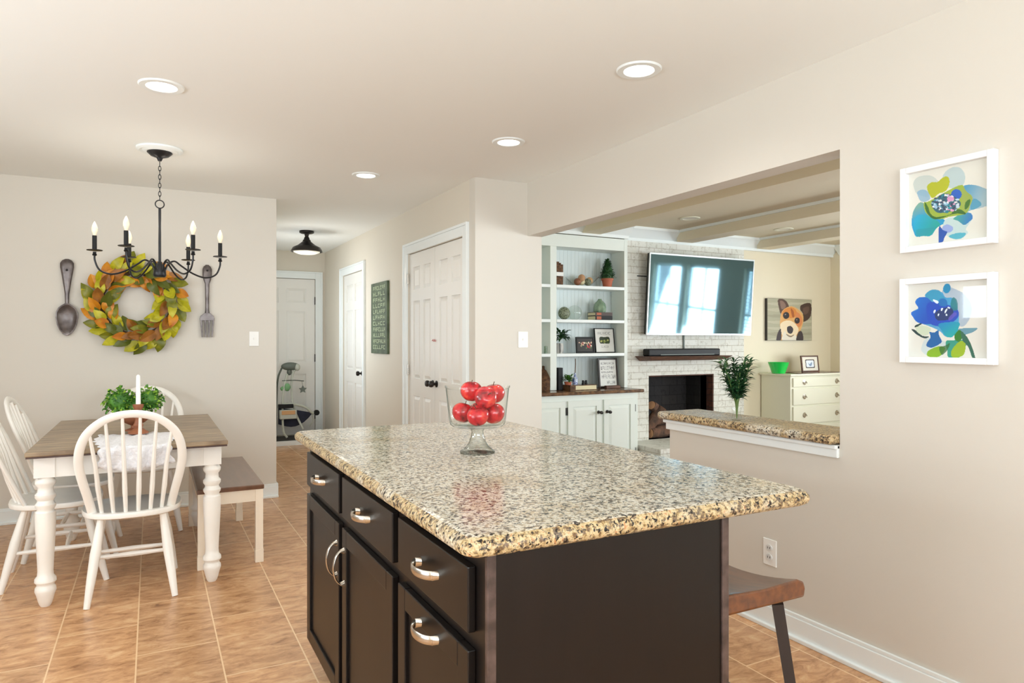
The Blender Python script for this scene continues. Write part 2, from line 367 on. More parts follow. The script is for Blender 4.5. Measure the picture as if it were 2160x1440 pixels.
struct(walls('x', .785, .905, YB+.12, YE, [(6.95, 8.25, .9, 2.0)]).build('wall_hall_left', M['wall_hall'], smooth=False))
struct(walls('x', -2.32, -2.2, -2.2, 6.0, [(.1, 2.1, .25, 2.1), (2.3, 4.02, 1.46, 1.86)]).build('wall_left', M['wall'], smooth=False))
struct(walls('y', -2.3, -2.2, -2.2, XR, [(-1.9, 2.3, .7, 2.2)]).build('wall_rear', M['wall'], smooth=False))
struct(walls('y', 5.7, 5.86, 4.262, 7.5, [(4.572, 5.475, .25, .915)]).build('wall_living_back', M['wall_liv'], smooth=False))
struct(B(2.58, 4.262, 5.84, 5.9, 0, H).build('wall_alcove', M['wall_liv'], smooth=False))
struct(walls('x', 7.45, 7.57, -1.2, 5.86, [(1.75, 2.45, .75, 2.08), (2.6, 3.3, .75, 2.08), (3.82, 4.5, .75, 2.08)]).build('wall_living_right', M['wall_liv'], smooth=False))
struct(walls('y', -1.3, -1.2, XR+.12, 7.57, [(3.8, 6.6, .7, 2.15)]).build('wall_living_rear', M['wall_liv'], smooth=False))
struct(B(.905, XH, 8.7, YE, 0, .05).build('floor_landing', mat('dark_mat_floor', (60, 58, 56), .7), smooth=False))
struct(B(.905, XH, 8.67, 8.7, 0, .055).build('trim_1', M['trim'], smooth=False))
def window(n, axis, p, a0, a1, z0, z1, nx, nz, blinds=False):
    mb = MB(); pn = MB(); wd = .045
    def bx(m, s0, s1, zz0, zz1, d0, d1):
        if axis == 'x': m.box(p+d0, p+d1, s0, s1, zz0, zz1)
        else: m.box(s0, s1, p+d0, p+d1, zz0, zz1)
    for s in (a0, a1-wd): bx(mb, s, s+wd, z0, z1, -.02, .03)
    for z in (z0, z1-wd): bx(mb, a0+wd, a1-wd, z, z+wd, -.02, .03)
    for k in range(1, nx): s = a0+(a1-a0)*k/nx; bx(mb, s-.012, s+.012, z0+wd, z1-wd, -.01, .02)
    for k in range(1, nz): z = z0+(z1-z0)*k/nz; bx(mb, a0+wd, a1-wd, z-.015, z+.015, -.012, .022)
    o = struct(mb.build('window_%d' % n, M['trim'], smooth=False)); bx(pn, a0+wd, a1-wd, z0+wd, z1-wd, .003, .007); pn.build('pane', M['glass'], o, smooth=False)
    if blinds:
        bl = MB(); z = z0+.1
        while z < z1-.05: bx(bl, a0+.05, a1-.05, z, z+.004, -.075, -.03); z += .05
        bl.build('blind', M['white'], o, smooth=False)
window(1, 'x', -2.27, 2.3, 4.02, 1.46, 1.86, 2, 1)
window(8, 'x', .83, 6.95, 8.25, .9, 2.0, 2, 2)
window(2, 'y', -2.26, -1.9, 2.3, .7, 2.2, 4, 2)
window(3, 'x', 7.52, 1.75, 2.45, .75, 2.08, 2, 2, True); window(4, 'x', 7.52, 2.6, 3.3, .75, 2.08, 2, 2, True); window(5, 'x', 7.52, 3.82, 4.5, .75, 2.08, 2, 2, True)
window(7, 'x', -2.27, .1, 2.1, .25, 2.1, 2, 1)  # unseen side window, added to light the opposite wall and header
window(6, 'y', -1.26, 3.8, 6.6, .7, 2.15, 4, 2)  # unseen rear window, added to brighten the living room
def base_prof(x0, x1, y0, y1, side):
    mb = MB(); t = .014
    d = {'-x': (-t, 0, 0, 0), '+x': (0, t, 0, 0), '-y': (0, 0, -t, 0)}[side]; k = .75
    mb.box(x0+d[0], x1+d[1], y0+d[2], y1+d[3], 0, .095); mb.box(x0+d[0]*k, x1+d[1]*k, y0+d[2]*k, y1, .095, .112); mb.box(x0+d[0]*2, x1+d[1]*2, y0+d[2]*2, y1, 0, .018)
    return mb
struct(base_prof(XR, XR, -2.2, 2.86, '-x').build('baseboard_right', M['trim'], smooth=False, bevel=.003))
struct(base_prof(-2.2, .905+.014, YB, YB, '-y').box(.905, .919, YB, YB+.12, 0, .112).build('baseboard_back', M['trim'], smooth=False, bevel=.003))
struct(base_prof(XH, XH, 6.02, 7.22, '-x').box(XH-.014, XH, 8.34, 8.66, 0, .112).build('baseboard_hall', M['trim'], smooth=False, bevel=.003))
struct(base_prof(XH, XR, YP, YP, '-y').build('baseboard_pantry', M['trim'], smooth=False, bevel=.003))
# half wall cap and ledge
struct(MB().box(XR-.016, XR, 1.835, 2.875, .809, .862).box(XR-.028, XR, 1.835, 2.885, .845, .862).box(XR, XR+.12, 2.86, 2.875, .809, .862).build('trim_2', M['trim'], smooth=False, bevel=.004))
tag(B(2.405, 2.70, 1.84, 2.91, .863, .903).build('granite_ledge', M['granite_edge'], bevel=.016, bseg=4), 'speckled granite ledge capping the half wall of the opening', 'ledge')
# crown, beams
def crown(mb, x0, x1, y, z1=H):
    P = [(0, z1), (-.115, z1), (-.115, z1-.025), (-.095, z1-.035), (-.07, z1-.065), (-.035, z1-.095), (-.02, z1-.105), (-.02, z1-.135), (0, z1-.135)]
    mb.add([(x0, y+a, b) for a, b in P]+[(x1, y+a, b) for a, b in P], [tuple(range(9)), tuple(range(17, 8, -1))]+[(i, (i+1) % 9, 9+(i+1) % 9, 9+i) for i in range(9)])
cr = MB(); crown(cr, 2.575, 4.262, 5.6); crown(cr, 4.262, 7.45, 5.68)
P = [(0, H), (.1, H), (.1, H-.02), (.06, H-.06), (.02, H-.1), (0, H-.12)]
cr.add([(XR+.12+a, -1.2, b) for a, b in P]+[(XR+.12+a, 5.5, b) for a, b in P], [tuple(range(6)), tuple(range(11, 5, -1))]+[(i, (i+1) % 6, 6+(i+1) % 6, 6+i) for i in range(6)])
cr.add([(7.45-a, -1.2, b) for a, b in P]+[(7.45-a, 5.58, b) for a, b in P], [tuple(range(6)), tuple(range(11, 5, -1))]+[(i, (i+1) % 6, 6+(i+1) % 6, 6+i) for i in range(6)])
struct(cr.build('trim_crown', M['trim']))
for i, x in enumerate((3.70, 4.92, 6.10)):
    struct(B(x, x+.21, -1.2, 5.62, H-.115, H).build('beam_%d' % (i+1), M['ceil_liv'], smooth=False))
    struct(MB().box(x-.02, x, -1.2, 5.56, H-.025, H).box(x+.21, x+.23, -1.2, 5.56, H-.025, H).build('trim_%d' % (i+3), M['trim'], smooth=False))
# doors
def casing(n, plane, a0, a1, top, w, face, bottom=0, axis='x'):
    mb = MB()
    def bx(s0, s1, z0, z1, d):
        if axis == 'x': mb.box(plane-d, plane, s0, s1, z0, z1)
        else: mb.box(s0, s1, plane-d, plane, z0, z1)
    for s0, s1 in ((a0-w+.02, a0), (a1, a1+w-.02)): bx(s0, s1, bottom, top+w-.02, .018)
    bx(a0, a1, top, top+w-.02, .018)
    bx(a0-w, a0-w+.02, bottom, top+w, .026); bx(a1+w-.02, a1+w, bottom, top+w, .026); bx(a0-w+.02, a1+w-.02, top+w-.02, top+w, .026)
    return struct(mb.build('trim_%d' % n, M['trim'], smooth=False, bevel=.003))
casing(6, XH, 4.62, 5.865, 2.05, .09, 1); casing(7, XH, 7.33, 8.22, 2.05, .09, 1); casing(8, YE, 1.08, 1.905, 2.085, .093, 1, .05, 'y')
def six_panel(a0, a1, z0, z1, plane, axis, name, parent=None, mt=None):
    mb = MB(); W = a1-a0; st = .1*min(1, W/.75)+.012; mid = st*.85; th = .035
    def bx(s0, s1, zz0, zz1, d0, d1):
        if axis == 'x': mb.box(plane+d0, plane+d1, s0, s1, zz0, zz1)
        else: mb.box(s0, s1, plane+d0, plane+d1, zz0, zz1)
    Hh = z1-z0; rows = [(z0+.24, z0+.24+.27*Hh), (z0+.24+.27*Hh+.15, z0+Hh*.795), (z0+Hh*.795+.1, z1-.12)]
    cols = [(a0+st, (a0+a1-mid)/2), ((a0+a1+mid)/2, a1-st)]
    bx(a0, a0+st, z0, z1, 0, th); bx(a1-st, a1, z0, z1, 0, th); bx(cols[0][1], cols[1][0], z0, z1, 0, th)
    zs = [z0]+[q for r in rows for q in r]+[z1]
    for c0, c1 in cols:
        for k in range(0, 8, 2): bx(c0, c1, zs[k], zs[k+1], 0, th)
        for r0, r1 in rows:
            i1, i2 = .006, .034; d1, d2 = .014, .003
            def pt(s, z, d): return (plane+d, s, z) if axis == 'x' else (s, plane+d, z)
            q = [pt(c0,r0,d1), pt(c1,r0,d1), pt(c1,r1,d1), pt(c0,r1,d1), pt(c0+i1,r0+i1,d1), pt(c1-i1,r0+i1,d1), pt(c1-i1,r1-i1,d1), pt(c0+i1,r1-i1,d1),
                 pt(c0+i2,r0+i2,d2), pt(c1-i2,r0+i2,d2), pt(c1-i2,r1-i2,d2), pt(c0+i2,r1-i2,d2)]
            mb.add(q, [(0,1,5,4),(1,2,6,5),(2,3,7,6),(3,0,4,7),(4,5,9,8),(5,6,10,9),(6,7,11,10),(7,4,8,11),(8,9,10,11)])
    return mb.build(name, mt or M['door'], parent, smooth=False)
def knob(parent, p, d, name='handle', mt=None, r=.027):
    mb = MB(); q = Vector(d).to_track_quat('Z', 'Y').to_matrix().to_4x4(); mb.M = Matrix.Translation(p) @ q
    mb.lathe([(.001,0),(r,0),(r,.006),(.012,.012),(.011,.03),(r*.9,.038),(r,.052),(r*.8,.064),(.001,.068)], 16)
    return mb.build(name, mt or M['bronze'], parent)
da = struct(six_panel(4.625, 5.2405, .01, 2.045, XH+.012, 'x', 'door_1')); db = struct(six_panel(5.2445, 5.86, .01, 2.045, XH+.012, 'x', 'door_2'))
knob(da, (XH+.012, 5.20, .93), (-1,0,0)); knob(db, (XH+.012, 5.285, .93), (-1,0,0))
pk = mat('pink_latch', (206, 150, 146), .5)
MB().tube([(XH+.004, 5.205, 1.275), (XH+.004, 5.225, 1.29), (XH+.004, 5.235, 1.275)], .004).build('latch', pk, da); MB().tube([(XH+.004, 5.25, 1.275), (XH+.004, 5.26, 1.29), (XH+.004, 5.28, 1.28)], .004).build('latch', pk, db)
for z in (.25, 1.02, 1.83):
    MB().lathe([(.007, 0), (.007, .09)], 8, (XH-.003, 4.624, z-.045)).build('hinge', M['bronze'], da); MB().lathe([(.007, 0), (.007, .09)], 8, (XH-.003, 5.861, z-.045)).build('hinge', M['nickel'], db)
dc = struct(six_panel(7.335, 8.215, .01, 2.045, XH+.012, 'x', 'door_3')); knob(dc, (XH+.012, 7.42, .92), (-1,0,0))
dd = struct(six_panel(1.085, 1.90, .06, 2.08, YE+.012, 'y', 'door_4'))
for z in (.3, 1.05, 1.8): MB().lathe([(.008, 0), (.008, .1)], 8, (1.902, YE-.004, z-.05)).build('hinge', M['bronze'], dd)
struct(MB().box(XH+.06, XH+.1, 4.62, 5.865, 0, 2.05).box(XH+.06, XH+.1, 7.33, 8.22, 0, 2.05).build('wall_closet', M['door'], smooth=False))
struct(B(1.08, 1.905, YE+.07, YE+.12, .055, 2.085).build('wall_door_back', M['door'], smooth=False))
# ---------------------------------------------------------------- kitchen island
isl = thing('island_cabinet', 'dark espresso island cabinet with three drawers and three doors', 'cabinet', (0,0,0))
MB().box(.558, 1.165, 1.17, 2.79, .10, .881).box(.63, 1.165, 1.20, 2.78, 0, .10).build('body', M['espresso'], isl, smooth=False)
B(.575, 1.148, 1.163, 1.17, .0, .881).build('end_panel', M['espresso'], isl, smooth=False)
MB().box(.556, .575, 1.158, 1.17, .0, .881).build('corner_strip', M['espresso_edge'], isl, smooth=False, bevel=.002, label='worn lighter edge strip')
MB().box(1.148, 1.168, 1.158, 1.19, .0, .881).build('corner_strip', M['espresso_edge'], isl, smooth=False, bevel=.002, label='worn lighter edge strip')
B(1.165, 1.172, 1.19, 2.79, 0, .881).build('back_panel', M['espresso'], isl, smooth=False)
def pull(parent, c, vert=False, L_=.052):
    mb = MB(); ax = Vector((0,0,1)) if vert else Vector((0,-1,0)); up = Vector((0,1,0)) if vert else Vector((0,0,1)); out = Vector((-1,0,0)); c = Vector(c)
    P = smooth_path([c+ax*a+out*o for a, o in ((-L_, 0), (-L_*.97, .014), (-L_*.6, .028), (0, .034), (L_*.6, .028), (L_*.97, .014), (L_, 0))], 4)
    mb.tube(P, .0028, 8, up=up, rb=.0098 if not vert else .0075)
    for s in (-1, 1):
        q = c+ax*(s*L_); mb.tube([q, q+out*.004, q+out*.012], [.011, .009, .004], 10, up=up, rb=.011)
    return mb.build('handle', M['nickel'], parent)
def shaker(a0, a1, z0, z1, nm):
    mb = MB(); x0, x1 = .540, .5575; s = .052
    mb.box(x0, x1, a0, a0+s, z0, z1); mb.box(x0, x1, a1-s, a1, z0, z1); mb.box(x0, x1, a0+s, a1-s, z0, z0+s); mb.box(x0, x1, a0+s, a1-s, z1-s, z1); mb.box(x0+.009, x1, a0+s, a1-s, z0+s, z1-s)
    return mb.build(nm, M['espresso'], isl, smooth=False, bevel=.0025)
for k, (a0, a1) in enumerate(((1.212, 1.638), (1.683, 2.202), (2.246, 2.762))):
    d = B(.540, .5575, a0, a1, .718, .847).build('drawer', M['espresso'], isl, smooth=False, bevel=.003); pull(d, (.540, (a0+a1)/2, .783))
    d = shaker(a0, a1, .115, .685, 'door')
    if k == 0: pull(d, (.540, (a0+a1)/2, .645))
    else: pull(d, (.540, a1-.026 if k == 1 else a0+.026, .565), True)
ct = MB()
def rrect(x0, x1, y0, y1, r, z, n=5):
    o = []
    for cx, cy, a in ((x1-r, y1-r, 0), (x0+r, y1-r, 90), (x0+r, y0+r, 180), (x1-r, y0+r, 270)):
        for k in range(n+1): t = math.radians(a+90*k/n); o.append((cx+r*math.cos(t), cy+r*math.sin(t), z))
    return o
R = []
for d, z in ((.012, .882), (.003, .888), (0, .897), (.001, .906), (.006, .914), (.013, .919), (.022, .921)): R.append(rrect(.505+d, 1.435-d, 1.14+d, 2.86-d, .03, z))
ct.m = 1; ct.rings(R[:6], cap=False); ct.m = 0; ct.rings(R[5:], cap=False); ct.add(R[-1], [tuple(range(len(R[-1])))]); ct.m = 1; ct.add(R[0], [tuple(range(len(R[0])))[::-1]]); tag(ct.build('granite_countertop', [M['granite'], M['granite_edge']]), 'speckled beige granite countertop on the dark island', 'countertop')
ZC = .921
# glass bowl with apples
bx, by = .933, 2.018; ax_r = Vector((math.cos(YAW), -math.sin(YAW), 0)); ax_f = Vector((math.sin(YAW), math.cos(YAW), 0))
g = thing('footed_bowl', 'clear glass footed trifle bowl standing on the island granite', 'bowl', (bx, by, ZC))
MB().lathe([(.001,.083),(.078,.085),(.088,.094),(.092,.11),(.103,.214),(.1055,.217),(.1055,.211),(.101,.208),(.0895,.112),(.085,.099),(.076,.092),(.001,.090)][::1], 48, cap=False).build('bowl', M['bowlglass'], g)
MB().lathe([(.001,0),(.056,0),(.057,.005),(.05,.01),(.036,.022),(.027,.036),(.021,.055),(.019,.07),(.024,.08),(.001,.082)], 40).build('foot', M['footglass'], g)
def apple(r=.0352):
    t = thing('apple', '', 'apple', group='red apples heaped in the glass bowl'); mb = MB(); R = []
    for i in range(15):
        th = PI*i/14; q = math.sin(th); z = -math.cos(th)
        rad = r*(q*1.03); zz = r*(z*.93 - .20*math.exp(-(q/.28)**2)*(1 if z > 0 else -.6)); rad *= 1+.07*z
        R.append([(max(rad, .0004)*math.cos(2*PI*k/24)*(1+.015*math.cos(5*2*PI*k/24)*(z < 0)), max(rad, .0004)*math.sin(2*PI*k/24), zz) for k in range(24)])
    mb.rings(R).build('flesh', M['apple'], t); MB().tube([(0,0,r*.68), (.002,0,r*.9), (.006,.002,r*1.12)], .0014, 6).build('stem', M['twig'], t); return t
ap = [(-.047, .002, .131, 'red apple low against the wall-side glass'), (.004, -.050, .127, 'red apple at the bottom front of the glass bowl'), (.053, -.002, .128, 'red apple at the bottom of the bowl under the upper pair'), (.002, .050, .128, 'red apple hidden at the bottom back of the bowl'),
      (-.020, .004, .200, 'red apple topmost of the heap'), (.027, -.034, .183, 'dark red apple with its stem end facing out above the front one'), (.052, .034, .190, 'red apple rising above the rim beside the topmost'), (-.052, -.052, .176, '')]
ap[0] = ap[0][:3]+('red apple at the bottom of the bowl on the side toward the dining table',)
proto = apple(); first = True
for r_, d_, z_, lb in ap[:7]:
    loc = Vector((bx, by, ZC+z_-.002)) + ax_r*r_ + ax_f*d_
    a = proto if first else dup(proto, (0,0,0), 0, lb); first = False
    a.location = loc; a['label'] = lb; a.rotation_euler = (random.uniform(-.5,.5), random.uniform(-.5,.5), random.uniform(0,6))
    if lb.startswith('dark'): a.rotation_euler = (1.15, .15, -YAW+.3)
# stool
st = thing('bar_stool', 'saddle seat brown wooden bar stool tucked under the island overhang', 'stool', (1.375, 1.475, 0))
mb = MB(); R = []
for i in range(13):
    s = -1+2*i/12; y = s*.235; cz = .583+.035*s*s; rr = .168 if abs(s) < .95 else .160
    x0, x1 = -.145, .15
    top = [(x0, y, cz+.03), (x0+.02, y, cz+.043), (0, y, cz+.037), (x1-.03, y, cz+.043), (x1-.008, y, cz+.034), (x1, y, cz+.015), (x1-.005, y, cz-.008), (x0, y, cz-.008)]
    R.append(top)
mb.rings(R).build('seat', M['stoolwood'], st, bevel=.006)
for sx in (-1, 1):
    for sy in (-1, 1): MB().tube([(sx*.10, sy*.185, .585), (sx*.155, sy*.255, 0)], [.021, .017], 4).build('leg', M['stoolleg'], st, smooth=False)
for sy in (-1, 1): MB().tube([(-.13, sy*.232, .2), (.13, sy*.232, .2)], .011, 8).build('stretcher', M['stoolleg'], st)
for sx in (-1, 1): MB().tube([(sx*.125, -.215, .27), (sx*.125, .215, .27)], .011, 8).build('stretcher', M['stoolleg'], st)
# ---------------------------------------------------------------- flat art helpers
def inpoly(P, X, Y):
    ins = np.zeros(X.shape, bool); n = len(P)
    for i in range(n):
        x1, y1 = P[i]; x2, y2 = P[(i+1) % n]
        c = ((y1 > Y) != (y2 > Y)) & (X < (x2-x1)*(Y-y1)/((y2-y1) if y2 != y1 else 1e-9)+x1); ins ^= c
    return ins
class Art:
    def __init__(s, n, m, bg, quad):
        s.n, s.m = n, m; s.quad = quad; s.c = np.zeros((m, n, 3)); s.c[:] = lin(bg)[:3]
        s.S, s.T = np.meshgrid((np.arange(n)+.5)/n, (np.arange(m)+.5)/m)
        (xl, yt, yb), (xr, yt2, yb2) = quad
        s.X = xl+(xr-xl)*s.S; s.Y = (yt+(yt2-yt)*s.S)*(1-s.T)+(yb+(yb2-yb)*s.S)*s.T
    def blob(s, pts, col, a=1.0, col2=None, g=None):
        if len(pts) > 2: P = [(p.x, p.y) for p in smooth_path([(x, y, 0) for x, y in pts], 5, True)]
        k = inpoly(P, s.X, s.Y)
        c = np.array(lin(col)[:3])
        if col2 is not None:
            c2 = np.array(lin(col2)[:3]); (gx0, gy0), (gx1, gy1) = g; d = np.array((gx1-gx0, gy1-gy0)); t = ((s.X-gx0)*d[0]+(s.Y-gy0)*d[1])/(d@d); t = np.clip(t, 0, 1)[..., None]
            c = c*(1-t)+c2*t
            s.c[k] = s.c[k]*(1-a)+c[k]*a
        else: s.c[k] = s.c[k]*(1-a)+c*a
        return s
    def ell(s, x, y, rx, ry, col, a=1.0, rot=0, **kw):
        r = math.radians(rot); return s.blob([(x+rx*math.cos(t)*math.cos(r)-ry*math.sin(t)*math.sin(r), y+rx*math.cos(t)*math.sin(r)+ry*math.sin(t)*math.cos(r)) for t in [2*PI*k/8 for k in range(8)]], col, a, **kw)
    def mesh(s, name, parent, o, ex, ez):
        """o: top left corner, ex along the width, ez down"""
        o, ex, ez = Vector(o), Vector(ex), Vector(ez); n, m = s.n, s.m
        V = [tuple(o+ex*(i/n)+ez*(j/m)) for j in range(m+1) for i in range(n+1)]
        F = [(j*(n+1)+i, (j+1)*(n+1)+i, (j+1)*(n+1)+i+1, j*(n+1)+i+1) for j in range(m) for i in range(n)]
        me = bpy.data.meshes.new(name); me.from_pydata(V, [], F); at_ = me.color_attributes.new('Col', 'FLOAT_COLOR', 'CORNER')
        c = np.ones((n*m, 4, 4), np.float32); c[:, :, :3] = s.c.reshape(-1, 1, 3); at_.data.foreach_set('color', c.ravel()); me.materials.append(M['print'])
        ob = bpy.data.objects.new(name, me); C.objects.link(ob); ob.parent = parent; return ob
def frame_x(name, label, y0, y1, z0, z1, art, bw=.022, cat='picture'):
    """framed picture on the wall plane X = XR, facing -X; y1 > y0"""
    t = thing(name, label, cat, (XR, (y0+y1)/2, z0), group='framed flower paintings on the beige wall'); yc = (y0+y1)/2; hw = (y1-y0)/2; h = z1-z0
    mb = MB(); d = .03
    mb.box(-d, 0, -hw, -hw+bw, 0, h); mb.box(-d, 0, hw-bw, hw, 0, h); mb.box(-d, 0, -hw+bw, hw-bw, 0, bw); mb.box(-d, 0, -hw+bw, hw-bw, h-bw, h)
    mb.build('frame', M['frame_white'], t, smooth=False, bevel=.002)
    art.mesh('print', t, (-.008, hw-bw, h-bw), (0, -2*(hw-bw), 0), (0, 0, -(h-2*bw)))
    B(-.015, -.013, -hw+bw, hw-bw, bw, h-bw).build('glass_pane', M['glass'], t, smooth=False); return t
A1 = Art(150, 150, (226, 226, 216), ((125, 310, 1340), (1205, 75, 1190)))
A1.blob([(185,430),(260,340),(420,320),(520,380),(560,480),(420,620),(280,600),(220,560)], (196,206,200)).blob([(240,560),(330,520),(400,560),(420,660),(300,690)], (120,170,200), .8)
A1.blob([(600,330),(680,230),(800,205),(880,280),(890,400),(840,480),(700,500),(620,430)], (184,204,206)).blob([(880,470),(1010,460),(1120,500),(1205,560),(1205,720),(1120,770),(980,810),(900,820),(850,600)], (160,190,200), col2=(70,150,190), g=((1150,620),(900,500)))
A1.blob([(1000,650),(1100,720),(1050,780),(960,800)], (60,150,185), .9)
A1.blob([(160,1000),(190,820),(290,700),(420,780),(600,930),(640,980),(520,1060),(440,1170),(340,1180),(230,1190),(190,1120)], (120,170,150), col2=(0,150,200), g=((180,760),(260,950)))
A1.blob([(190,960),(260,880),(420,900),(560,1000),(500,1080),(430,1170),(330,1180),(235,1185),(200,1080)], (0,165,205), col2=(0,160,150), g=((220,980),(500,1100))).blob([(235,1090),(320,1080),(420,1060),(500,1050),(400,1160),(300,1185),(235,1180)], (30,150,165), .7)
A1.blob([(640,940),(800,900),(960,860),(990,920),(940,1010),(900,1080),(930,1130),(860,1190),(760,1215),(680,1190),(600,1080)], (190,214,214)).blob([(590,1060),(660,1010),(740,1060),(700,1120),(620,1130)], (140,160,220), .9).blob([(680,1180),(760,1140),(900,1130),(860,1200),(760,1218)], (0,165,190), .85)
A1.blob([(740,930),(860,850),(960,850),(990,920),(940,980),(880,1020),(800,960)], (60,160,150), col2=(40,120,190), g=((780,900),(960,950)))
A1.blob([(550,1040),(600,1090),(660,1120),(620,1200),(600,1260),(545,1270)], (20,80,170))
A1.blob([(340,700),(420,680),(820,460),(900,540),(980,620),(960,740),(900,860),(700,900),(560,940),(420,900),(350,820)], (150,175,50)).blob([(380,480),(440,420),(530,410),(600,350),(670,340),(690,430),(640,540),(540,580),(470,640),(420,600)], (176,184,0)).blob([(860,500),(950,600),(990,650),(940,780),(880,820),(850,700)], (150,170,70), .9)
A1.blob([(350,700),(400,770),(430,860),(520,910),(700,870),(740,810),(830,800),(900,850),(880,870),(760,860),(560,930),(460,930),(370,830)], (40,100,10)).blob([(900,700),(960,660),(940,760),(890,800)], (50,110,10))
A1.ell(780, 590, 70, 75, (10,90,190))
A1.blob([(440,720),(520,640),(600,580),(700,590),(800,660),(840,730),(760,810),(600,850),(500,830)], (30,90,110))
rr_ = random.Random(3)
for k in range(90):
    a = rr_.uniform(0, 2*PI); q = math.sqrt(rr_.random()); x = 640+q*180*math.cos(a); y = 715+q*120*math.sin(a)
    A1.ell(x, y, rr_.uniform(12, 26), rr_.uniform(10, 22), rr_.choice([(190,220,235),(20,150,165),(20,60,90),(0,120,140),(225,160,200) if x > 650 else (150,190,220),(240,240,240),(30,40,80)]), .9)
A1.ell(705, 650, 50, 35, (225,150,195), .9)
frame_x('picture_frame', 'white framed flower painting, upper one, with yellow and teal petals', 1.249, 1.566, 1.602, 1.91, A1)
A2 = Art(150, 150, (224, 224, 216), ((125, 190, 1310), (1320, 95, 1310)))
A2.blob([(640,330),(720,220),(860,260),(1000,360),(1080,560),(1000,780),(900,820),(760,640)], (150,175,200), .8).blob([(860,880),(1000,850),(1150,850),(1090,910),(960,960),(880,980)], (70,140,165), .9)
A2.blob([(390,330),(500,260),(640,300),(700,380),(820,400),(880,600),(880,820),(780,980),(700,990),(600,900),(420,820),(260,770),(200,700),(165,620),(290,540),(230,460),(280,390),(380,390)], (20,150,205), .9)
A2.blob([(400,330),(480,265),(600,270),(640,340),(700,420),(540,440),(420,400)], (30,150,190), .8).ell(715, 240, 55, 78, (10,140,190), rot=12)
A2.blob([(230,460),(290,385),(400,380),(480,440),(560,540),(600,640),(520,780),(400,800),(270,770),(200,700),(165,620),(280,560)], (0,110,205), col2=(0,80,190), g=((230,420),(480,560))).blob([(420,480),(640,470),(860,560),(880,680),(760,790),(600,830),(440,760)], (0,70,190)).blob([(620,400),(700,410),(720,500),(640,520),(590,470)], (0,110,185)).blob([(800,380),(860,420),(870,560),(800,580),(770,500)], (0,120,130), .9)
A2.blob([(540,620),(680,540),(800,560),(780,700),(640,740),(560,720)], (20,50,110))
for x, y, a_, b_ in ((530,600,14,30),(640,565,14,26),(700,590,12,44),(745,540,22,14),(710,650,16,14),(590,650,10,24),(560,450,34,24),(530,430,26,16)): A2.ell(x, y, a_, b_, (225,240,250), rot=25)
A2.blob([(740,700),(820,610),(860,640),(760,740)], (90,80,190), .8)
A2.blob([(600,790),(880,760),(885,860),(840,940),(780,1000),(700,980),(640,900)], (0,140,190), col2=(0,170,170), g=((680,800),(800,980)))
A2.blob([(170,880),(240,900),(340,980),(440,990),(430,1020),(340,1010),(220,940)], (20,60,60)).blob([(240,850),(340,820),(470,860),(430,960),(340,970),(260,920)], (200,214,190)).blob([(220,830),(300,790),(330,800),(240,850)], (20,60,60))
A2.blob([(330,1160),(380,1040),(480,1000),(640,1040),(720,1120),(700,1220),(600,1300),(440,1300),(340,1230)], (200,214,216)).blob([(430,1220),(560,1150),(640,1140),(690,1180),(600,1300),(430,1300)], (130,175,20)).blob([(410,1100),(470,1000),(450,920),(520,930),(590,890),(600,970),(640,1060),(600,1110),(500,1160),(420,1150)], (0,95,165))
A2.blob([(700,1060),(820,1040),(960,1040),(990,1120),(960,1240),(880,1310),(740,1310),(720,1200)], (40,150,130)).blob([(790,1190),(900,1060),(980,1080),(970,1240),(900,1300),(790,1300)], (150,180,20)).blob([(830,960),(900,880),(950,960),(900,1060),(840,1040)], (40,120,20)).blob([(920,900),(1000,980),(1060,1100),(1120,1310),(1080,1310),(1020,1140),(940,1040)], (40,100,80)).blob([(600,1160),(690,1130),(760,1090),(720,1200),(640,1270)], (30,100,30), .85)
frame_x('picture_frame', 'white framed flower painting, lower one, with a deep blue bloom', 1.249, 1.568, 1.203, 1.508, A2)
# outlet, switches
def plate(name, label, loc, rz, kind, w=.074, h=.118):
    t = thing(name, label, 'outlet' if kind == 'outlet' else 'switch', loc, rz)
    B(-w/2, w/2, -.006, 0, -h/2, h/2).build('plate', M['plastic'], t, smooth=False, bevel=.0025)
    if kind == 'outlet':
        for s in (-1, 1):
            f = MB().lathe([(.001,0),(.0165,0),(.0165,.004),(.001,.004)], 20); f.v = [(x*1.0, -.0062-z, y*.85+s*.021) for x, y, z in f.v]; q = f.build('socket', M['plastic2'], t)
            MB().box(-.007,-.005,-.0112,-.0102,s*.021-.004,s*.021+.005).box(.005,.007,-.0112,-.0102,s*.021-.004,s*.021+.005).build('slot', M['dark'], q, smooth=False)
    else: B(-.005, .005, -.018, -.006, -.008, .010).build('toggle', M['plastic'], t, smooth=False, bevel=.002)
    return t
plate('wall_outlet', 'white duplex wall outlet low on the beige wall behind the stool', (XR, 2.186, .335), -PI/2, 'outlet')
plate('light_switch', 'white light switch beside the hanging iron fork', (.732, YB, 1.295), 0, 'switch')
plate('light_switch', 'white light switch on the pantry wall end next to the opening', (2.415, YP, 1.288), 0, 'switch', .08)
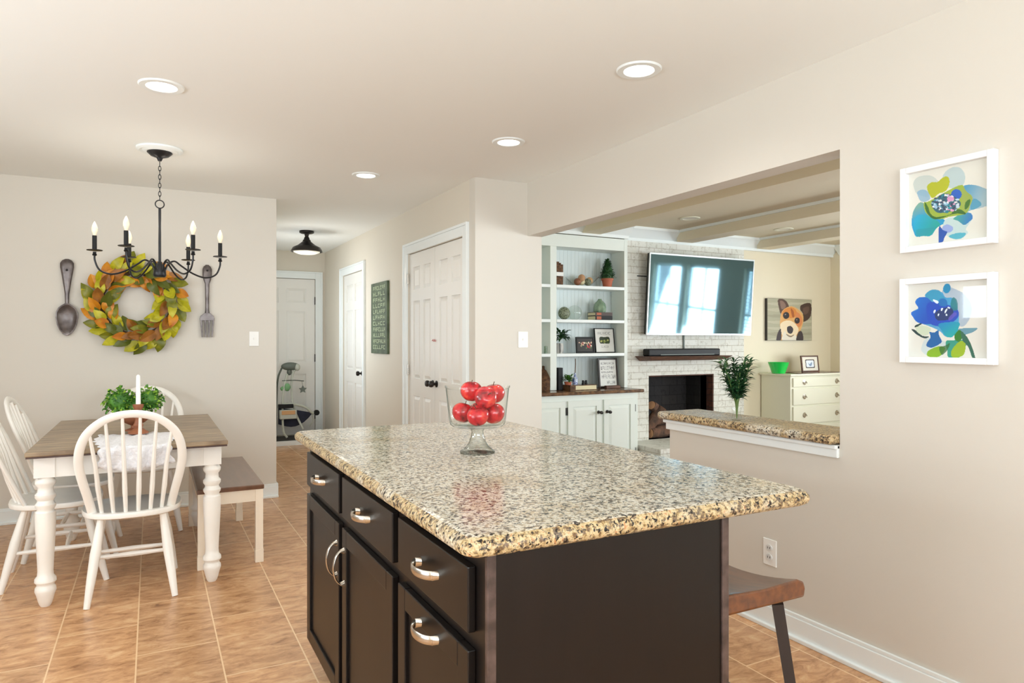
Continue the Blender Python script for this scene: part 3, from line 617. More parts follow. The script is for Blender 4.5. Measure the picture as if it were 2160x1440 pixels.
# ---------------------------------------------------------------- ceiling lamps
def recessed(x, y, label, on=True, power=9):
    t = thing('recessed_light', label, 'ceiling light', (x, y, H), group='round recessed ceiling lights')
    MB().lathe([(.062,-.002),(.066,-.007),(.092,-.007),(.097,-.001),(.097,0)], 40, cap=False).build('trim_ring', M['trim'] if on else M['dresser'], t)
    MB().lathe([(.001,-.004),(.064,-.004),(.064,-.001),(.001,-.001)], 32).build('lens', M['lens'] if on else M['lensoff'], t)
    if on:
        l = bpy.data.lights.new('lamp', 'SPOT'); l.energy = power; l.color = (1, .96, .9); l.spot_size = 2.7; l.spot_blend = 1; l.shadow_soft_size = .06
        o = bpy.data.objects.new('lamp', l); C.objects.link(o); o.parent = t; o.location = (0,0,-.02)
recessed(1.844, 2.346, 'bright recessed light above the island near the opening wall', power=20); recessed(.04, 3.503, 'bright recessed light between the island and the chandelier', power=16)
recessed(1.842, 3.552, 'bright recessed light before the pantry wall corner', power=7); recessed(1.328, 4.73, 'bright recessed light at the start of the hallway', power=12)
recessed(4.517, 4.979, 'unlit recessed light between the first two living room beams', False); recessed(5.826, 5.014, 'unlit recessed light between the second and third living room beams', False)
hl = thing('hallway_light', 'dark bronze dome ceiling light in the hallway', 'ceiling light', (1.454, 7.449, H))
MB().lathe([(.001,0),(.075,0),(.075,-.02),(.06,-.028),(.025,-.034),(.018,-.06),(.028,-.075),(.03,-.09),(.04,-.1)], 32).build('canopy', M['bronze'], hl)
MB().lathe([(.038,-.095),(.05,-.13),(.09,-.15),(.14,-.175),(.158,-.205),(.162,-.222),(.155,-.222),(.135,-.185),(.04,-.11)], 40, cap=False).build('shade', M['bronze'], hl)
MB().lathe([(.14,-.205),(.135,-.225),(.09,-.243),(.001,-.25)], 32).build('glass_lens', M['lensoff'], hl)
def point_light(name, parent, loc, power, size=.03):
    l = bpy.data.lights.new(name, 'POINT'); l.energy = power; l.color = (1, .93, .82); l.shadow_soft_size = size
    o = bpy.data.objects.new(name, l); C.objects.link(o); o.parent = parent; o.location = loc
point_light('lamp', hl, (0, 0, -.42), 3, .08)  # point light added below the fixture to brighten the hallway
# chandelier
ch = thing('chandelier', 'black iron six arm candle chandelier hanging over the dining table', 'chandelier', (.043, 4.66, H))
MB().lathe([(.001,-.001),(.128,-.001),(.128,-.012),(.112,-.02),(.098,-.014),(.085,-.022),(.06,-.022)], 48).build('medallion', M['trim'], ch, label='white ceiling medallion')
MB().lathe([(.068,-.018),(.07,-.026),(.05,-.045),(.018,-.056),(.01,-.075),(.001,-.075)], 32).build('canopy', M['iron'], ch)
cm = MB(); z = -.078; k = 0
while z > -.30:
    ring = [(.007*math.cos(t)*(1 if k % 2 else 0), .007*math.cos(t)*(0 if k % 2 else 1), z-.016+.016*math.sin(t)) for t in [2*PI*i/10 for i in range(10)]]
    cm.tube(ring, .0022, 5, closed=True); z -= .0255; k += 1
cm.build('chain', M['iron'], ch)
MB().tube([(.024*math.cos(t), 0, -.335+.024*math.sin(t)) for t in [2*PI*i/20 for i in range(20)]], .0035, 8, closed=True).build('ring', M['iron'], ch)
MB().tube([(0,0,-.358), (0,0,-.70)], .0075, 12).build('rod', M['iron'], ch)
MB().lathe([(.001,-.68),(.012,-.682),(.016,-.695),(.028,-.71),(.034,-.74),(.036,-.765),(.03,-.775),(.001,-.776)], 24).build('hub', M['iron'], ch)
arm0 = None
for k in range(6):
    a = math.radians(60*k); 
    prof = smooth_path([(.028,0,-.735),(.045,0,-.695),(.08,0,-.675),(.115,0,-.70),(.18,0,-.745),(.25,0,-.768),(.31,0,-.748),(.335,0,-.695),(.337,0,-.655)], 5)
    if arm0 is None:
        arm = MB().tube(prof, .0052, 8).build('arm', M['iron'], ch); arm0 = arm
        MB().lathe([(.009,-.665),(.013,-.66),(.009,-.652),(.009,-.642)], 16, (.337,0,0)).build('socket_cup', M['iron'], arm)
        MB().lathe([(.001,-.637),(.04,-.635),(.042,-.632),(.038,-.630),(.001,-.631)], 28, (.337,0,0)).build('drip_pan', M['iron'], arm)
        MB().lathe([(.012,-.631),(.012,-.548),(.001,-.548)], 16, (.337,0,0)).build('candle_sleeve', M['black'], arm)
        MB().lathe([(.006,-.548),(.009,-.54),(.016,-.52),(.0165,-.508),(.012,-.488),(.005,-.472),(.001,-.466)], 16, (.337,0,0)).build('bulb', M['bulb'], arm)
    else:
        arm = arm0.copy(); C.objects.link(arm); arm.parent = ch; arm.rotation_euler = (0,0,a)
        for c0 in arm0.children: c1 = c0.copy(); C.objects.link(c1); c1.parent = arm
for k in range(6): point_light('lamp', ch, (.337*math.cos(k*PI/3), .337*math.sin(k*PI/3), -.42), .7)
# ---------------------------------------------------------------- wall decor on the dining wall
def cutlery(kind, label, x, ztop, zbot):
    t = thing('wall_'+kind, label, kind, (x, YB, zbot)); Ht = ztop-zbot; mb = MB(); sc_ = Ht/.55
    def loft(rows, depth):
        R = []
        for z, w_, d_ in rows:
            n = 12; R.append([(w_*math.cos(2*PI*k/n), -.012-d_*(.5+.5*math.sin(2*PI*k/n)) if True else 0, z*sc_) for k in range(n)])
        mb.rings(R)
    if kind == 'spoon':
        loft([(.225,.012,.02),(.30,.014,.022),(.36,.022,.022),(.43,.032,.022),(.49,.042,.022),(.52,.042,.02),(.54,.03,.018),(.55,.012,.012)], 0); mb.build('handle', M['pewter'], t)
        mb = MB(); R = []
        prof = [(0,.004),(.012,.024),(.04,.044),(.08,.06),(.13,.068),(.17,.066),(.2,.052),(.215,.036),(.232,.012)]
        out = [(w_, z*sc_) for z, w_ in prof]; P_ = [(x_, z_) for x_, z_ in out]+[(-x_, z_) for x_, z_ in out[::-1]]
        cx_, cz_ = 0, .12*sc_
        for f_, y_ in ((1, -.012), (1.0, -.034), (.9, -.036), (.7, -.024), (.4, -.016), (.02, -.014)): R.append([(cx_+px*f_, y_, cz_+(pz-cz_)*f_) for px, pz in P_])
        mb.rings(R).build('bowl', M['pewter'], t)
        MB().sphere((0, -.036, .47*sc_), .008, 10, 6).build('hanging_eye', M['dark'], t)
    else:
        loft([(.175,.018,.018),(.21,.014,.02),(.3,.014,.022),(.41,.016,.022),(.44,.027,.022),(.47,.033,.022),(.52,.034,.02),(.54,.026,.018),(.555,.01,.012)], 0); mb.build('handle', M['pewter'], t)
        mb = MB(); y0, y1 = -.03, -.012
        mb.prism([(-.05,.128*sc_),(.05,.128*sc_),(.053,.142*sc_),(.047,.162*sc_),(.02,.185*sc_),(-.02,.185*sc_),(-.047,.162*sc_),(-.053,.142*sc_)], y0, y1)
        for k in range(4):
            c0 = -.0432+.0288*k; tx = c0*.80; mb.prism([(tx-.0045,0),(tx+.0045,0),(c0+.0062,.13*sc_),(c0-.0062,.13*sc_)], y0+.002, y1)
        mb.build('tines', M['pewter'], t, bevel=.0015); MB().sphere((0, -.036, .51*sc_), .008, 10, 6).build('hanging_eye', M['dark'], t)
cutlery('spoon', 'oversized dark metal spoon hung on the dining wall', -.539, 1.868, 1.316)
cutlery('fork', 'oversized dark metal fork hung on the dining wall', .384, 1.868, 1.307)
wr = thing('leaf_wreath', 'round wreath of green and orange magnolia leaves on the dining wall', 'wreath', (-.098, YB, 1.555))
MB().tube([(.235*math.cos(t), -.03, .235*math.sin(t)) for t in [2*PI*i/36 for i in range(36)]], .018, 8, closed=True).build('ring', M['twig'], wr)
lv = MB(); lr = random.Random(11)
def leaf(mb, base, direc, nrm, L_, W_, bend=.15, n=6):
    d = Vector(direc).normalized(); nn = Vector(nrm); nn = (nn-d*nn.dot(d)).normalized(); s = d.cross(nn); base = Vector(base); vs = []; fs = []
    for i in range(n+1):
        t = i/n; w_ = W_*math.sin(PI*min(.999, t**.85*.985+.01))**.8; c = base+d*(L_*t)+nn*(bend*L_*math.sin(PI*t)*.6-bend*L_*t*t)
        vs += [c-s*w_+nn*w_*.35, c, c+s*w_+nn*w_*.35]
    for i in range(n): fs += [(i*3, i*3+1, i*3+4, i*3+3), (i*3+1, i*3+2, i*3+5, i*3+4)]
    mb.add(vs, fs)
for k in range(96):
    th = 2*PI*k/96+lr.uniform(-.05, .05); lay = k % 3; rad = .235+(-.035, .0, .04)[lay]+lr.uniform(-.012, .012)
    radial = Vector((math.cos(th), 0, math.sin(th))); tan = Vector((math.sin(th), 0, -math.cos(th)))
    mixr = (-.55, .25, .75)[lay]+lr.uniform(-.35, .35); d = tan*(.75)+radial*mixr+Vector((0, -lr.uniform(.0, .45), 0))
    lv.m = lr.choice([0,0,1,1,1,2,2,2,3,4]); 
    leaf(lv, radial*rad+Vector((0, -.05-.02*(lay == 1), 0))-tan*.03, d, (lr.uniform(-.3,.3), -1, lr.uniform(-.3,.3)), lr.uniform(.10, .14), lr.uniform(.030, .042), lr.uniform(-.1, .3))
lo = lv.build('leaves', [M['leafA'], M['leafB'], M['leafC'], M['leafD'], M['leafE']], wr)
# ---------------------------------------------------------------- dining table, chairs, bench
tb = thing('dining_table', 'farmhouse dining table with brown weathered top and white turned legs', 'table', (-.085, 4.605, 0))
MB().box(-.44, .44, -.725, .725, .737, .76).build('tabletop', M['tabletop'], tb, smooth=False, bevel=.005)
MB().box(-.436, .436, -.721, .721, .729, .738).build('edge_band', M['tableedge'], tb, smooth=False)
MB().box(-.405, .405, -.65, -.63, .625, .729).box(-.405, .405, .63, .65, .625, .729).box(-.405, -.385, -.65, .65, .625, .729).box(.385, .405, -.65, .65, .625, .729).build('apron', M['chairw'], tb, smooth=False)
prof = [(.020,0),(.026,.01),(.032,.03),(.038,.055),(.045,.075),(.044,.09),(.037,.1),(.037,.108),(.046,.12),(.045,.135),(.035,.148),(.033,.17),(.035,.22),(.039,.30),(.043,.38),(.044,.43),(.043,.455),(.036,.462),(.036,.47),(.043,.482),(.044,.492),(.036,.502),(.034,.512),(.044,.527),(.044,.54),(.034,.552),(.032,.575),(.043,.592),(.044,.605),(.034,.62),(.032,.628)]
for sx in (-1, 1):
    for sy in (-1, 1):
        MB().lathe(prof, 24, (sx*.37, sy*.615, 0)).box(sx*.37-.043, sx*.37+.043, sy*.615-.043, sy*.615+.043, .626, .7285).build('leg', M['chairw'], tb)
def chair():
    t = thing('windsor_chair', '', 'chair', group='white hoop back chairs around the table')
    R = []
    def ring(f, z, dz=0):
        o = []
        for k in range(36):
            a = 2*PI*k/36; e = 2.6; x = math.copysign(abs(math.cos(a))**(2/e), math.cos(a)); y = math.copysign(abs(math.sin(a))**(2/e), math.sin(a))
            o.append((x*.228*f*(1+.05*y), y*.215*f, z))
        return o
    MB().rings([ring(.93, .405), ring(.99, .412), ring(1, .425), ring(.985, .436), ring(.9, .438), ring(.6, .430), ring(.1, .427)]).build('seat', M['chairw'], t)
    def by_(z): return -.125-(z-.43)*.41
    half = [(.172,.43),(.19,.52),(.212,.62),(.222,.70),(.212,.78),(.178,.85),(.115,.905),(.04,.93)]
    P_ = smooth_path([(-x, by_(z), z) for x, z in half]+[(x, by_(z), z) for x, z in half[::-1]], 5)
    MB().tube(P_, .0205, 12, up=(0, 1, .41), rb=.0115).build('hoop', M['chairw'], t)
    for xb, xt, zt in ((-.13,-.175,.85),(-.08,-.108,.905),(-.027,-.038,.93),(.027,.038,.93),(.08,.108,.905),(.13,.175,.85)):
        yb_ = -.150-.035*(1-(xb/.13)**2); MB().tube([(xb, yb_, .43), ((xb*.7+xt*.3), by_(.56)+(yb_+.125)*.7, .56), ((xb+xt)/2, by_(.68)+(yb_+.125)*.35, .68), (xt, by_(zt), zt)], [.009, .012, .010, .007], 8).build('spindle', M['chairw'], t)
    feet = {(-1,-1): (-.19,-.23), (1,-1): (.19,-.23), (-1,1): (-.203,.235), (1,1): (.203,.235)}
    def leg_at(k, z): 
        fx, fy = feet[k]; tx, ty = k[0]*.135, k[1]*.13; s = z/.41; return Vector((fx+(tx-fx)*s, fy+(ty-fy)*s, z))
    for k in feet: MB().tube([leg_at(k, 0), leg_at(k, .12), leg_at(k, .24), leg_at(k, .36), leg_at(k, .41)], [.014, .020, .0235, .018, .015], 12).build('leg', M['chairw'], t)
    for s in (-1, 1): MB().tube([leg_at((s,-1), .19), (leg_at((s,-1), .19)+leg_at((s,1), .19))/2, leg_at((s,1), .19)], [.009, .014, .009], 8).build('stretcher', M['chairw'], t)
    for f in (.36, .64):
        a = leg_at((-1,-1), .19).lerp(leg_at((-1,1), .19), f); b = leg_at((1,-1), .19).lerp(leg_at((1,1), .19), f); MB().tube([a, (a+b)/2, b], [.009, .014, .009], 8).build('stretcher', M['chairw'], t)
    return t
c0 = chair(); c0.location = (-.086, 4.075, 0); c0.rotation_euler = (0,0,.0); c0['label'] = 'white hoop back chair in front, its back toward the kitchen island'
dup(c0, (-.455, 4.47, 0), -PI/2+.03, 'white hoop back chair at the long table side, the one nearer the island')
dup(c0, (-.42, 4.98, 0), -PI/2-.02, 'white hoop back chair at the long table side, the one nearer the dining wall')
dup(c0, (-.03, 5.37, 0), PI, 'white hoop back chair at the far table end behind the plant')
bn = thing('dining_bench', 'low bench with brown wooden seat and cream legs beside the table', 'bench', (.4, 4.73, 0))
MB().box(-.178, .178, -.54, .54, .424, .45).build('seat', M['benchtop'], bn, smooth=False, bevel=.005)
MB().box(-.165, .165, -.527, -.507, .355, .424).box(-.165, .165, .507, .527, .355, .424).box(-.165, -.147, -.51, .51, .355, .424).box(.147, .165, -.51, .51, .355, .424).build('apron', M['bench'], bn, smooth=False)
for sx in (-1, 1):
    for sy in (-1, 1): MB().box(sx*.152-.021, sx*.152+.021, sy*.512-.021, sy*.512+.021, .075, .424).box(sx*.152-.023, sx*.152+.023, sy*.512-.023, sy*.512+.023, 0, .075).build('leg', M['bench'], bn, smooth=False, bevel=.002)
# runner and centrepiece
rn = MB(); V = []; nx, ny = 40, 40; rg = random.Random(5)
for j in range(ny+1):
    s = j/ny*.66
    for i in range(nx+1):
        u = -1+2*i/nx; hw = .175+.02*math.sin(s*9)+.008*math.sin(s*60); x = -.07+u*hw*(1 if s < .5 else 1.0)
        wrk = .004*(1+math.sin(u*17+s*8))*(1+math.sin(s*21+u*5))
        if s < .50: y, zz = 4.375-s, .7615+wrk*.6
        elif s < .54: q = (s-.5)/.04*PI/2; y, zz = 3.875-.012*math.sin(q)-wrk*.5, .7615-.012*(1-math.cos(q))+wrk*.3
        else: y = 3.862-wrk*1.6-.006*math.sin(u*14); zz = .749-(s-.54)*(.85-.25*u*u)-.006*abs(math.sin(u*15))*(j == ny)
        V.append((x, y, zz))
rn.add(V, [(j*(nx+1)+i, j*(nx+1)+i+1, (j+1)*(nx+1)+i+1, (j+1)*(nx+1)+i) for j in range(ny) for i in range(nx)])
ro = tag(rn.build('table_runner', M['lace']), 'white lace runner hanging over the near table end', 'runner'); so = ro.modifiers.new('thick', 'SOLIDIFY'); so.thickness = .0015
ro['label'] = 'white lace runner draped over the end of the dining table'
ZT = .763
cs = thing('candle_holder', 'turned brown wood candle holder on the lace runner', 'candle holder', (-.066, 4.33, ZT+.006))
MB().lathe([(.001,0),(.05,0),(.052,.008),(.035,.018),(.02,.03),(.026,.045),(.018,.06),(.016,.08),(.024,.095),(.026,.105),(.015,.115),(.018,.13),(.026,.145),(.028,.16),(.012,.162),(.012,.15),(.001,.15)], 24).build('stand', M['turned'], cs)
tag(MB().lathe([(.001,0),(.0125,0),(.0105,.165),(.006,.172),(.001,.174)], 16).build('candle', M['wax']), 'white taper candle in the wooden holder', 'candle').location = (-.066, 4.33, ZT+.157)
pl = thing('potted_boxwood', 'bushy green boxwood plant in a brown footed bowl on the table', 'plant', (-.085, 4.46, ZT+.008))
MB().lathe([(.001,0),(.05,0),(.05,.006),(.02,.016),(.02,.03),(.05,.045),(.08,.07),(.088,.1),(.08,.1),(.001,.09)], 28).build('pot', M['turned'], pl)
bxm = MB(); br = random.Random(2)
for cx_, cy_, cz_, r_, n_ in ((-.075, -.01, .165, .085, 260), (.07, .01, .17, .078, 240), (0, 0, .14, .08, 160)):
    for k in range(n_):
        a, b_ = br.uniform(0, 2*PI), math.acos(br.uniform(-.8, 1)); d = Vector((math.sin(b_)*math.cos(a), math.sin(b_)*math.sin(a), math.cos(b_)))
        bxm.m = br.choice([0, 0, 1]); leaf(bxm, Vector((cx_, cy_, cz_))+d*r_*br.uniform(.55, .95), d+Vector((br.uniform(-.8,.8), br.uniform(-.8,.8), br.uniform(-.6,.8))), (br.uniform(-1,1), br.uniform(-1,1), 1), br.uniform(.016, .026), br.uniform(.006, .01), .2, 3)
for cx_, cy_, cz_, r_ in ((-.075, -.01, .165, .06), (.07, .01, .17, .055), (0, 0, .13, .06)): bxm.m = 0; bxm.sphere((cx_, cy_, cz_), r_, 12, 8)
bxm.build('foliage', [M['box'], M['box2']], pl)
# ---------------------------------------------------------------- hallway things
sg_ = thing('hall_sign', 'tall narrow green wooden sign with stacked lettering between the hallway doors', 'sign', (XH, 6.68, 1.15))
sgm = mat('sign_green', (96, 112, 84), .6, rgb2=(64, 78, 56), vscale=9, bump=.2); sgt = mat('sign_letters', (168, 182, 148), .6)
B(-.025, 0, -.27, .27, 0, .71).build('board', sgm, sg_, smooth=False, bevel=.002)
lt = MB(); sr = random.Random(9)
for k in range(11):
    z = .045+k*.059; n = sr.choice([5, 6, 7]); wd = .42/n
    for j in range(n):
        y = -.19+j*wd; t_ = .0018
        def bar(y0, y1, z0, z1): lt.box(-.027, -.0252, -y1, -y0, z0, z1)
        bar(y, y+.014, z, z+.04)
        q = sr.choice([0, 1, 2, 3])
        if q in (0, 2): bar(y+.014, y+wd*.72, z+.031, z+.04)
        if q in (1, 2): bar(y+.014, y+wd*.72, z, z+.009)
        if q in (0, 3): bar(y+.014, y+wd*.7, z+.015, z+.024)
        if q == 3: bar(y+wd*.6, y+wd*.6+.012, z, z+.04)
lt.build('lettering', sgt, sg_, smooth=False)
sw = thing('baby_swing', 'grey framed baby swing with navy seat at the hallway end', 'baby swing', (1.6, 8.95, .05))
o0 = Vector((1.6, 8.95, .05))
def sp_(x, y, dy=0): return at(560+x/6.545, 740+y/6.545, 8.95+dy)-o0
def stube(pts, r, nm, mt, dy=0):
    return MB().tube(smooth_path([sp_(*p[:2], (p[2] if len(p) > 2 else 0)+dy) for p in pts], 5), r, 8).build(nm, mt, sw)
stube([(300,320,-.02),(268,450,-.05),(242,620,-.08),(236,900,-.12),(250,1110,-.16),(300,1195,-.18)], .014, 'leg', M['tubegrey'])
stube([(440,215,0),(384,300,-.01),(362,420,-.02),(370,680,-.05),(425,880,-.10),(520,1080,-.14)], .014, 'leg', M['tubegrey'])
stube([(225,235,0),(170,390,.04),(150,700,.1),(140,1180,.14)], .012, 'leg', M['greyplas'])
mb = MB(); c = sp_(345, 212); mb.sphere(c, .1, 18, 10, (1.15, .55, .52)); c2 = sp_(330, 290); mb.sphere(c2, .035, 12, 8, (.9, .8, 1.2)); mb.build('motor_housing', M['greyplas'], sw)
mb = MB(); c = sp_(440, 225, -.03); mb.sphere(c, .05, 12, 8, (.7, .7, .9)); mb.build('end_cap', M['tubegrey'], sw)
stube([(228,410,-.05),(400,404,-.05),(530,414,-.05)], .006, 'toy_bar', M['greyplas'])
mb = MB(); c = sp_(300, 500, -.06); mb.sphere(c, .05, 12, 8, (.8, .6, 1)); mb.sphere(sp_(235, 520, -.05), .028, 10, 6); mb.build('plush_toy', M['plush'], sw)
c = sp_(515, 530, -.06); mb = MB(); mb.prism([(c.x+.052*(1 if k % 2 == 0 else .5)*math.sin(PI*k/5), c.z+.052*(1 if k % 2 == 0 else .5)*math.cos(PI*k/5)) for k in range(10)], c.y-.008, c.y+.008)
mb.tube([sp_(515, 480, -.06), sp_(500, 412, -.05)], .002, 5); mb.build('star_toy', M['greyplas'], sw, smooth=False)
mb = MB(); R = []
for k in range(9):
    s = k/8; x = 175+s*480; yt = 790+60*math.sin(PI*s*.5)*s; yb = 1010+50*math.sin(PI*s)-(s**3)*160
    a = sp_(x, yt, -.10); b_ = sp_(x, yb, -.10); a2 = sp_(x, yt+30, .12); b2 = sp_(x, yb, .10); R.append([a, b_, b2, a2])
mb.rings(R).build('seat', M['navy'], sw)
MB().box(*(lambda p, q: (p.x, q.x, p.y-.05, p.y+.10, q.z, p.z))(sp_(190, 815, -.12), sp_(425, 930, -.12))).build('tray', M['tubegrey'], sw, smooth=False, bevel=.01)
MB().box(*(lambda p, q: (p.x, q.x, p.y-.056, p.y-.05, q.z, p.z))(sp_(215, 822, -.12), sp_(400, 868, -.12))).build('tray_pad', M['tan'], sw, smooth=False, bevel=.002)
stube([(250,735,-.1),(420,740,-.1),(560,782,-.1),(640,850,-.1),(690,850,-.1)], .016, 'canopy_bar', M['tubegrey'])
mb = MB(); c = sp_(705, 850, -.1); mb.M = Matrix.Translation(c) @ Matrix.Rotation(PI/2, 4, 'X'); mb.lathe([(.001,-.02),(.034,-.02),(.036,0),(.034,.02),(.001,.02)], 20); mb.build('wheel', M['black'], sw)
stube([(640,870,-.1),(660,960,-.08),(600,1040,-.06)], .009, 'hinge_arm', M['tubegrey'])
MB().box(*(lambda p: (p.x-.11, p.x+.07, p.y-.04, p.y+.02, p.z-.02, p.z+.03))(sp_(300, 765, -.1))).build('latch', M['black'], sw, smooth=False, bevel=.008)
# ---------------------------------------------------------------- living room
fp = thing('fireplace', 'whitewashed brick fireplace with a raised hearth under the television', 'fireplace', (0,0,0))
fx0, fx1, fz0, fz1 = 4.572, 5.475, .25, .915
mb = walls('y', 5.655, 5.6985, 4.265, 5.93, [(fx0, fx1, fz0, fz1)], 2.304); mb.build('brick_face', M['brick'], fp, smooth=False)
# hearth and firebox (its own recess in front of the wall plane)
MB().box(4.265, 5.93, 5.10, 5.655, 0, .25).build('hearth', M['brick'], fp, smooth=False, bevel=.006)
fb = MB(); fb.box(fx0-.02, fx0, 5.70, 6.12, fz0-.02, 1.0).box(fx0, fx1, 6.10, 6.12, fz0-.02, 1.0).box(fx0, fx1, 5.66, 6.10, fz0-.03, fz0).box(fx0, fx1, 5.86, 6.10, fz1+.06, 1.0).box(fx1, fx1+.02, 5.70, 6.12, fz0-.02, 1.0)
fb.build('firebox', M['firebrick'], fp, smooth=False)
MB().box(fx1-.012, fx1-.001, 5.66, 5.755, fz0, fz1).box(fx0+.001, fx1-.012, 5.66, 5.755, fz1-.012, fz1-.001).build('brick_reveal', M['redbrick'], fp, smooth=False, label='unpainted red brick edge')
B(4.42, 5.06, 5.651, 5.655, 1.94, 1.95).build('mortar_line', M['dark'], fp, smooth=False)
mt_ = thing('mantel_shelf', 'reclaimed brown wood mantel shelf above the firebox', 'shelf', (4.95, 5.655, 1.068))
MB().add([(-.50,-.19,.012),(.52,-.19,.012),(.52,0,.0),(-.50,0,.0),(-.56,-.24,.052),(.57,-.24,.052),(.57,0,.052),(-.56,0,.052)], [(0,3,2,1),(4,5,6,7),(0,1,5,4),(1,2,6,5),(2,3,7,6),(3,0,4,7)]).build('board', M['mantel'], mt_, smooth=False, bevel=.005)
sb = thing('soundbar', 'long black soundbar lying on the wooden mantel', 'soundbar', (4.93, 5.55, 1.1205))
B(-.48, .49, -.05, .05, 0, .075).build('body', M['black'], sb, smooth=False, bevel=.012); B(-.33, .40, -.0535, -.05, .010, .018).build('light_strip', M['greyplas'], sb, smooth=False); 
tv = thing('television', 'large flat television tilted down on the white brick', 'television', (5.19, 5.565, 1.345)); tv.rotation_euler = (math.radians(4.0), 0, math.radians(-.6))
MB().box(-.72, .72, -.012, .03, 0, .825).box(-.35, .35, .03, .06, .2, .6).build('housing', M['black'], tv, smooth=False)
MB().box(-.725, .725, -.016, .0, -.006, .010).box(-.725, .725, -.016, .0, .815, .83).box(-.725, -.714, -.016, 0, .010, .815).box(.714, .725, -.016, 0, .010, .815).build('bezel', M['silver'], tv, smooth=False)
B(-.714, .714, -.0145, -.012, .010, .815).build('screen', M['tvscreen'], tv, smooth=False)
MB().box(-.1, .1, .045, .125, .25, .55).build('wall_bracket', M['black'], tv, smooth=False)
tag(B(5.03, 5.048, 5.640, 5.6545, 1.19, 1.40).build('cable_cover', M['greyplas'], smooth=False, bevel=.002), 'thin grey cable cover running from television down to mantel', 'cable cover')
lg = [((4.60, 5.74, .335), (4.80, 5.72, .56), .062, 'short log leaning upright against the firebox side'), ((4.66, 5.72, .60), (4.86, 5.80, .50), .05, 'split log lying across the top of the fireplace pile'), ((4.62, 5.70, .31), (4.95, 5.76, .31), .058, 'log at the bottom front of the firebox pile'), ((4.68, 5.86, .31), (5.05, 5.88, .33), .058, 'log at the bottom back of the firebox pile'), ((4.70, 5.78, .415), (4.98, 5.82, .43), .05, 'log in the middle of the firebox pile')]
for a, b_, r_, lb in lg:
    t = thing('log', lb, 'log', a, group='split logs piled in the firebox'); d = Vector(b_)-Vector(a); rr2 = random.Random(hash(lb) % 99 if False else len(lb)); L0 = d.length
    R = [[((Matrix.Rotation(0,3,'X') @ (d.to_track_quat('Z','Y').to_matrix() @ Vector((r_*(1+.12*math.sin(3*q+k*.7))*math.cos(q), r_*(1+.1*math.cos(2*q+k))*math.sin(q), L0*k/6))))) for q in [2*PI*i/14 for i in range(14)]] for k in range(7)]
    MB().rings(R).build('bark', M['log'], t)
    for zz in (-.0015, L0+.0015): 
        P_ = [d.to_track_quat('Z','Y').to_matrix() @ Vector((r_*.9*math.cos(q), r_*.9*math.sin(q), zz)) for q in [2*PI*i/14 for i in range(14)]]; MB().add(P_, [tuple(range(14))]).build('cut_end', M['logend'], t, smooth=False)
# bookcase and base cabinet
bc = thing('built_in_bookcase', 'white built-in bookcase with beadboard back beside the fireplace', 'bookcase', (0,0,0))
MB().box(2.58, 2.66, 5.60, 5.825, .806, 2.30).box(3.35, 3.42, 5.60, 5.825, .806, 2.18).box(4.218, 4.258, 5.60, 5.825, .806, 2.30).box(2.66, 4.218, 5.60, 5.825, 2.18, 2.30).build('frame', M['cabwhite'], bc, smooth=False, bevel=.003)
B(2.60, 4.25, 5.826, 5.836, .80, 2.3).build('back_panel', M['bead'], bc, smooth=False)
for z in (1.816, 1.484, 1.156):
    for x0, x1 in ((2.661, 3.349), (3.421, 4.217)): B(x0, x1, 5.597, 5.825, z-.03, z).build('shelf', M['trim'], bc, smooth=False, bevel=.003)
cbn = thing('base_cabinet', 'white base cabinet with raised panel doors under the bookcase', 'cabinet', (0,0,0))
MB().box(2.60, 4.245, 5.42, 5.82, .08, .772).box(2.60, 4.245, 5.46, 5.82, 0, .08).build('body', M['cabwhite'], cbn, smooth=False)
def rp_door(x0, x1, z0, z1, kx, hx):
    mb = MB(); s = .055; y0, y1 = 5.402, 5.4195
    mb.box(x0, x0+s, y0, y1, z0, z1); mb.box(x1-s, x1, y0, y1, z0, z1); mb.box(x0+s, x1-s, y0, y1, z0, z0+s); mb.box(x0+s, x1-s, y0, y1, z1-s, z1)
    a, b_, c_, d_ = x0+s, x1-s, z0+s, z1-s; i_ = .035
    q = [(a,y1-.004,c_),(b_,y1-.004,c_),(b_,y1-.004,d_),(a,y1-.004,d_),(a+i_,y0+.002,c_+i_),(b_-i_,y0+.002,c_+i_),(b_-i_,y0+.002,d_-i_),(a+i_,y0+.002,d_-i_)]
    mb.add(q, [(0,1,5,4),(1,2,6,5),(2,3,7,6),(3,0,4,7),(4,5,6,7)])
    d = mb.build('door', M['cabwhite'], cbn, smooth=False); knob(d, (kx, 5.402, .60), (0,-1,0), 'knob', M['bronze'], .016)
    for z in (.16, .585): MB().lathe([(.006,0),(.006,.07)], 8, (hx, 5.41, z)).build('hinge', M['dark'], d)
rp_door(3.425, 3.80, .12, .715, 3.765, 3.419); rp_door(3.83, 4.20, .12, .715, 3.865, 4.206); rp_door(3.02, 3.395, .12, .715, 3.05, 3.401); rp_door(2.63, 3.0, .12, .715, 2.97, 2.624)
tag(B(2.60, 4.29, 5.37, 5.824, .773, .804).build('cabinet_countertop', M['marble'], bevel=.008), 'dark brown stone top on the white base cabinet', 'countertop')
S1, S2, S3, S0 = 1.8165, 1.4845, 1.1565, .8045
def T(name, label, cat, u, v, Y, z, group=None): p = at(u, v, Y); return thing(name, label, cat, (p.x, Y, z), 0, group)
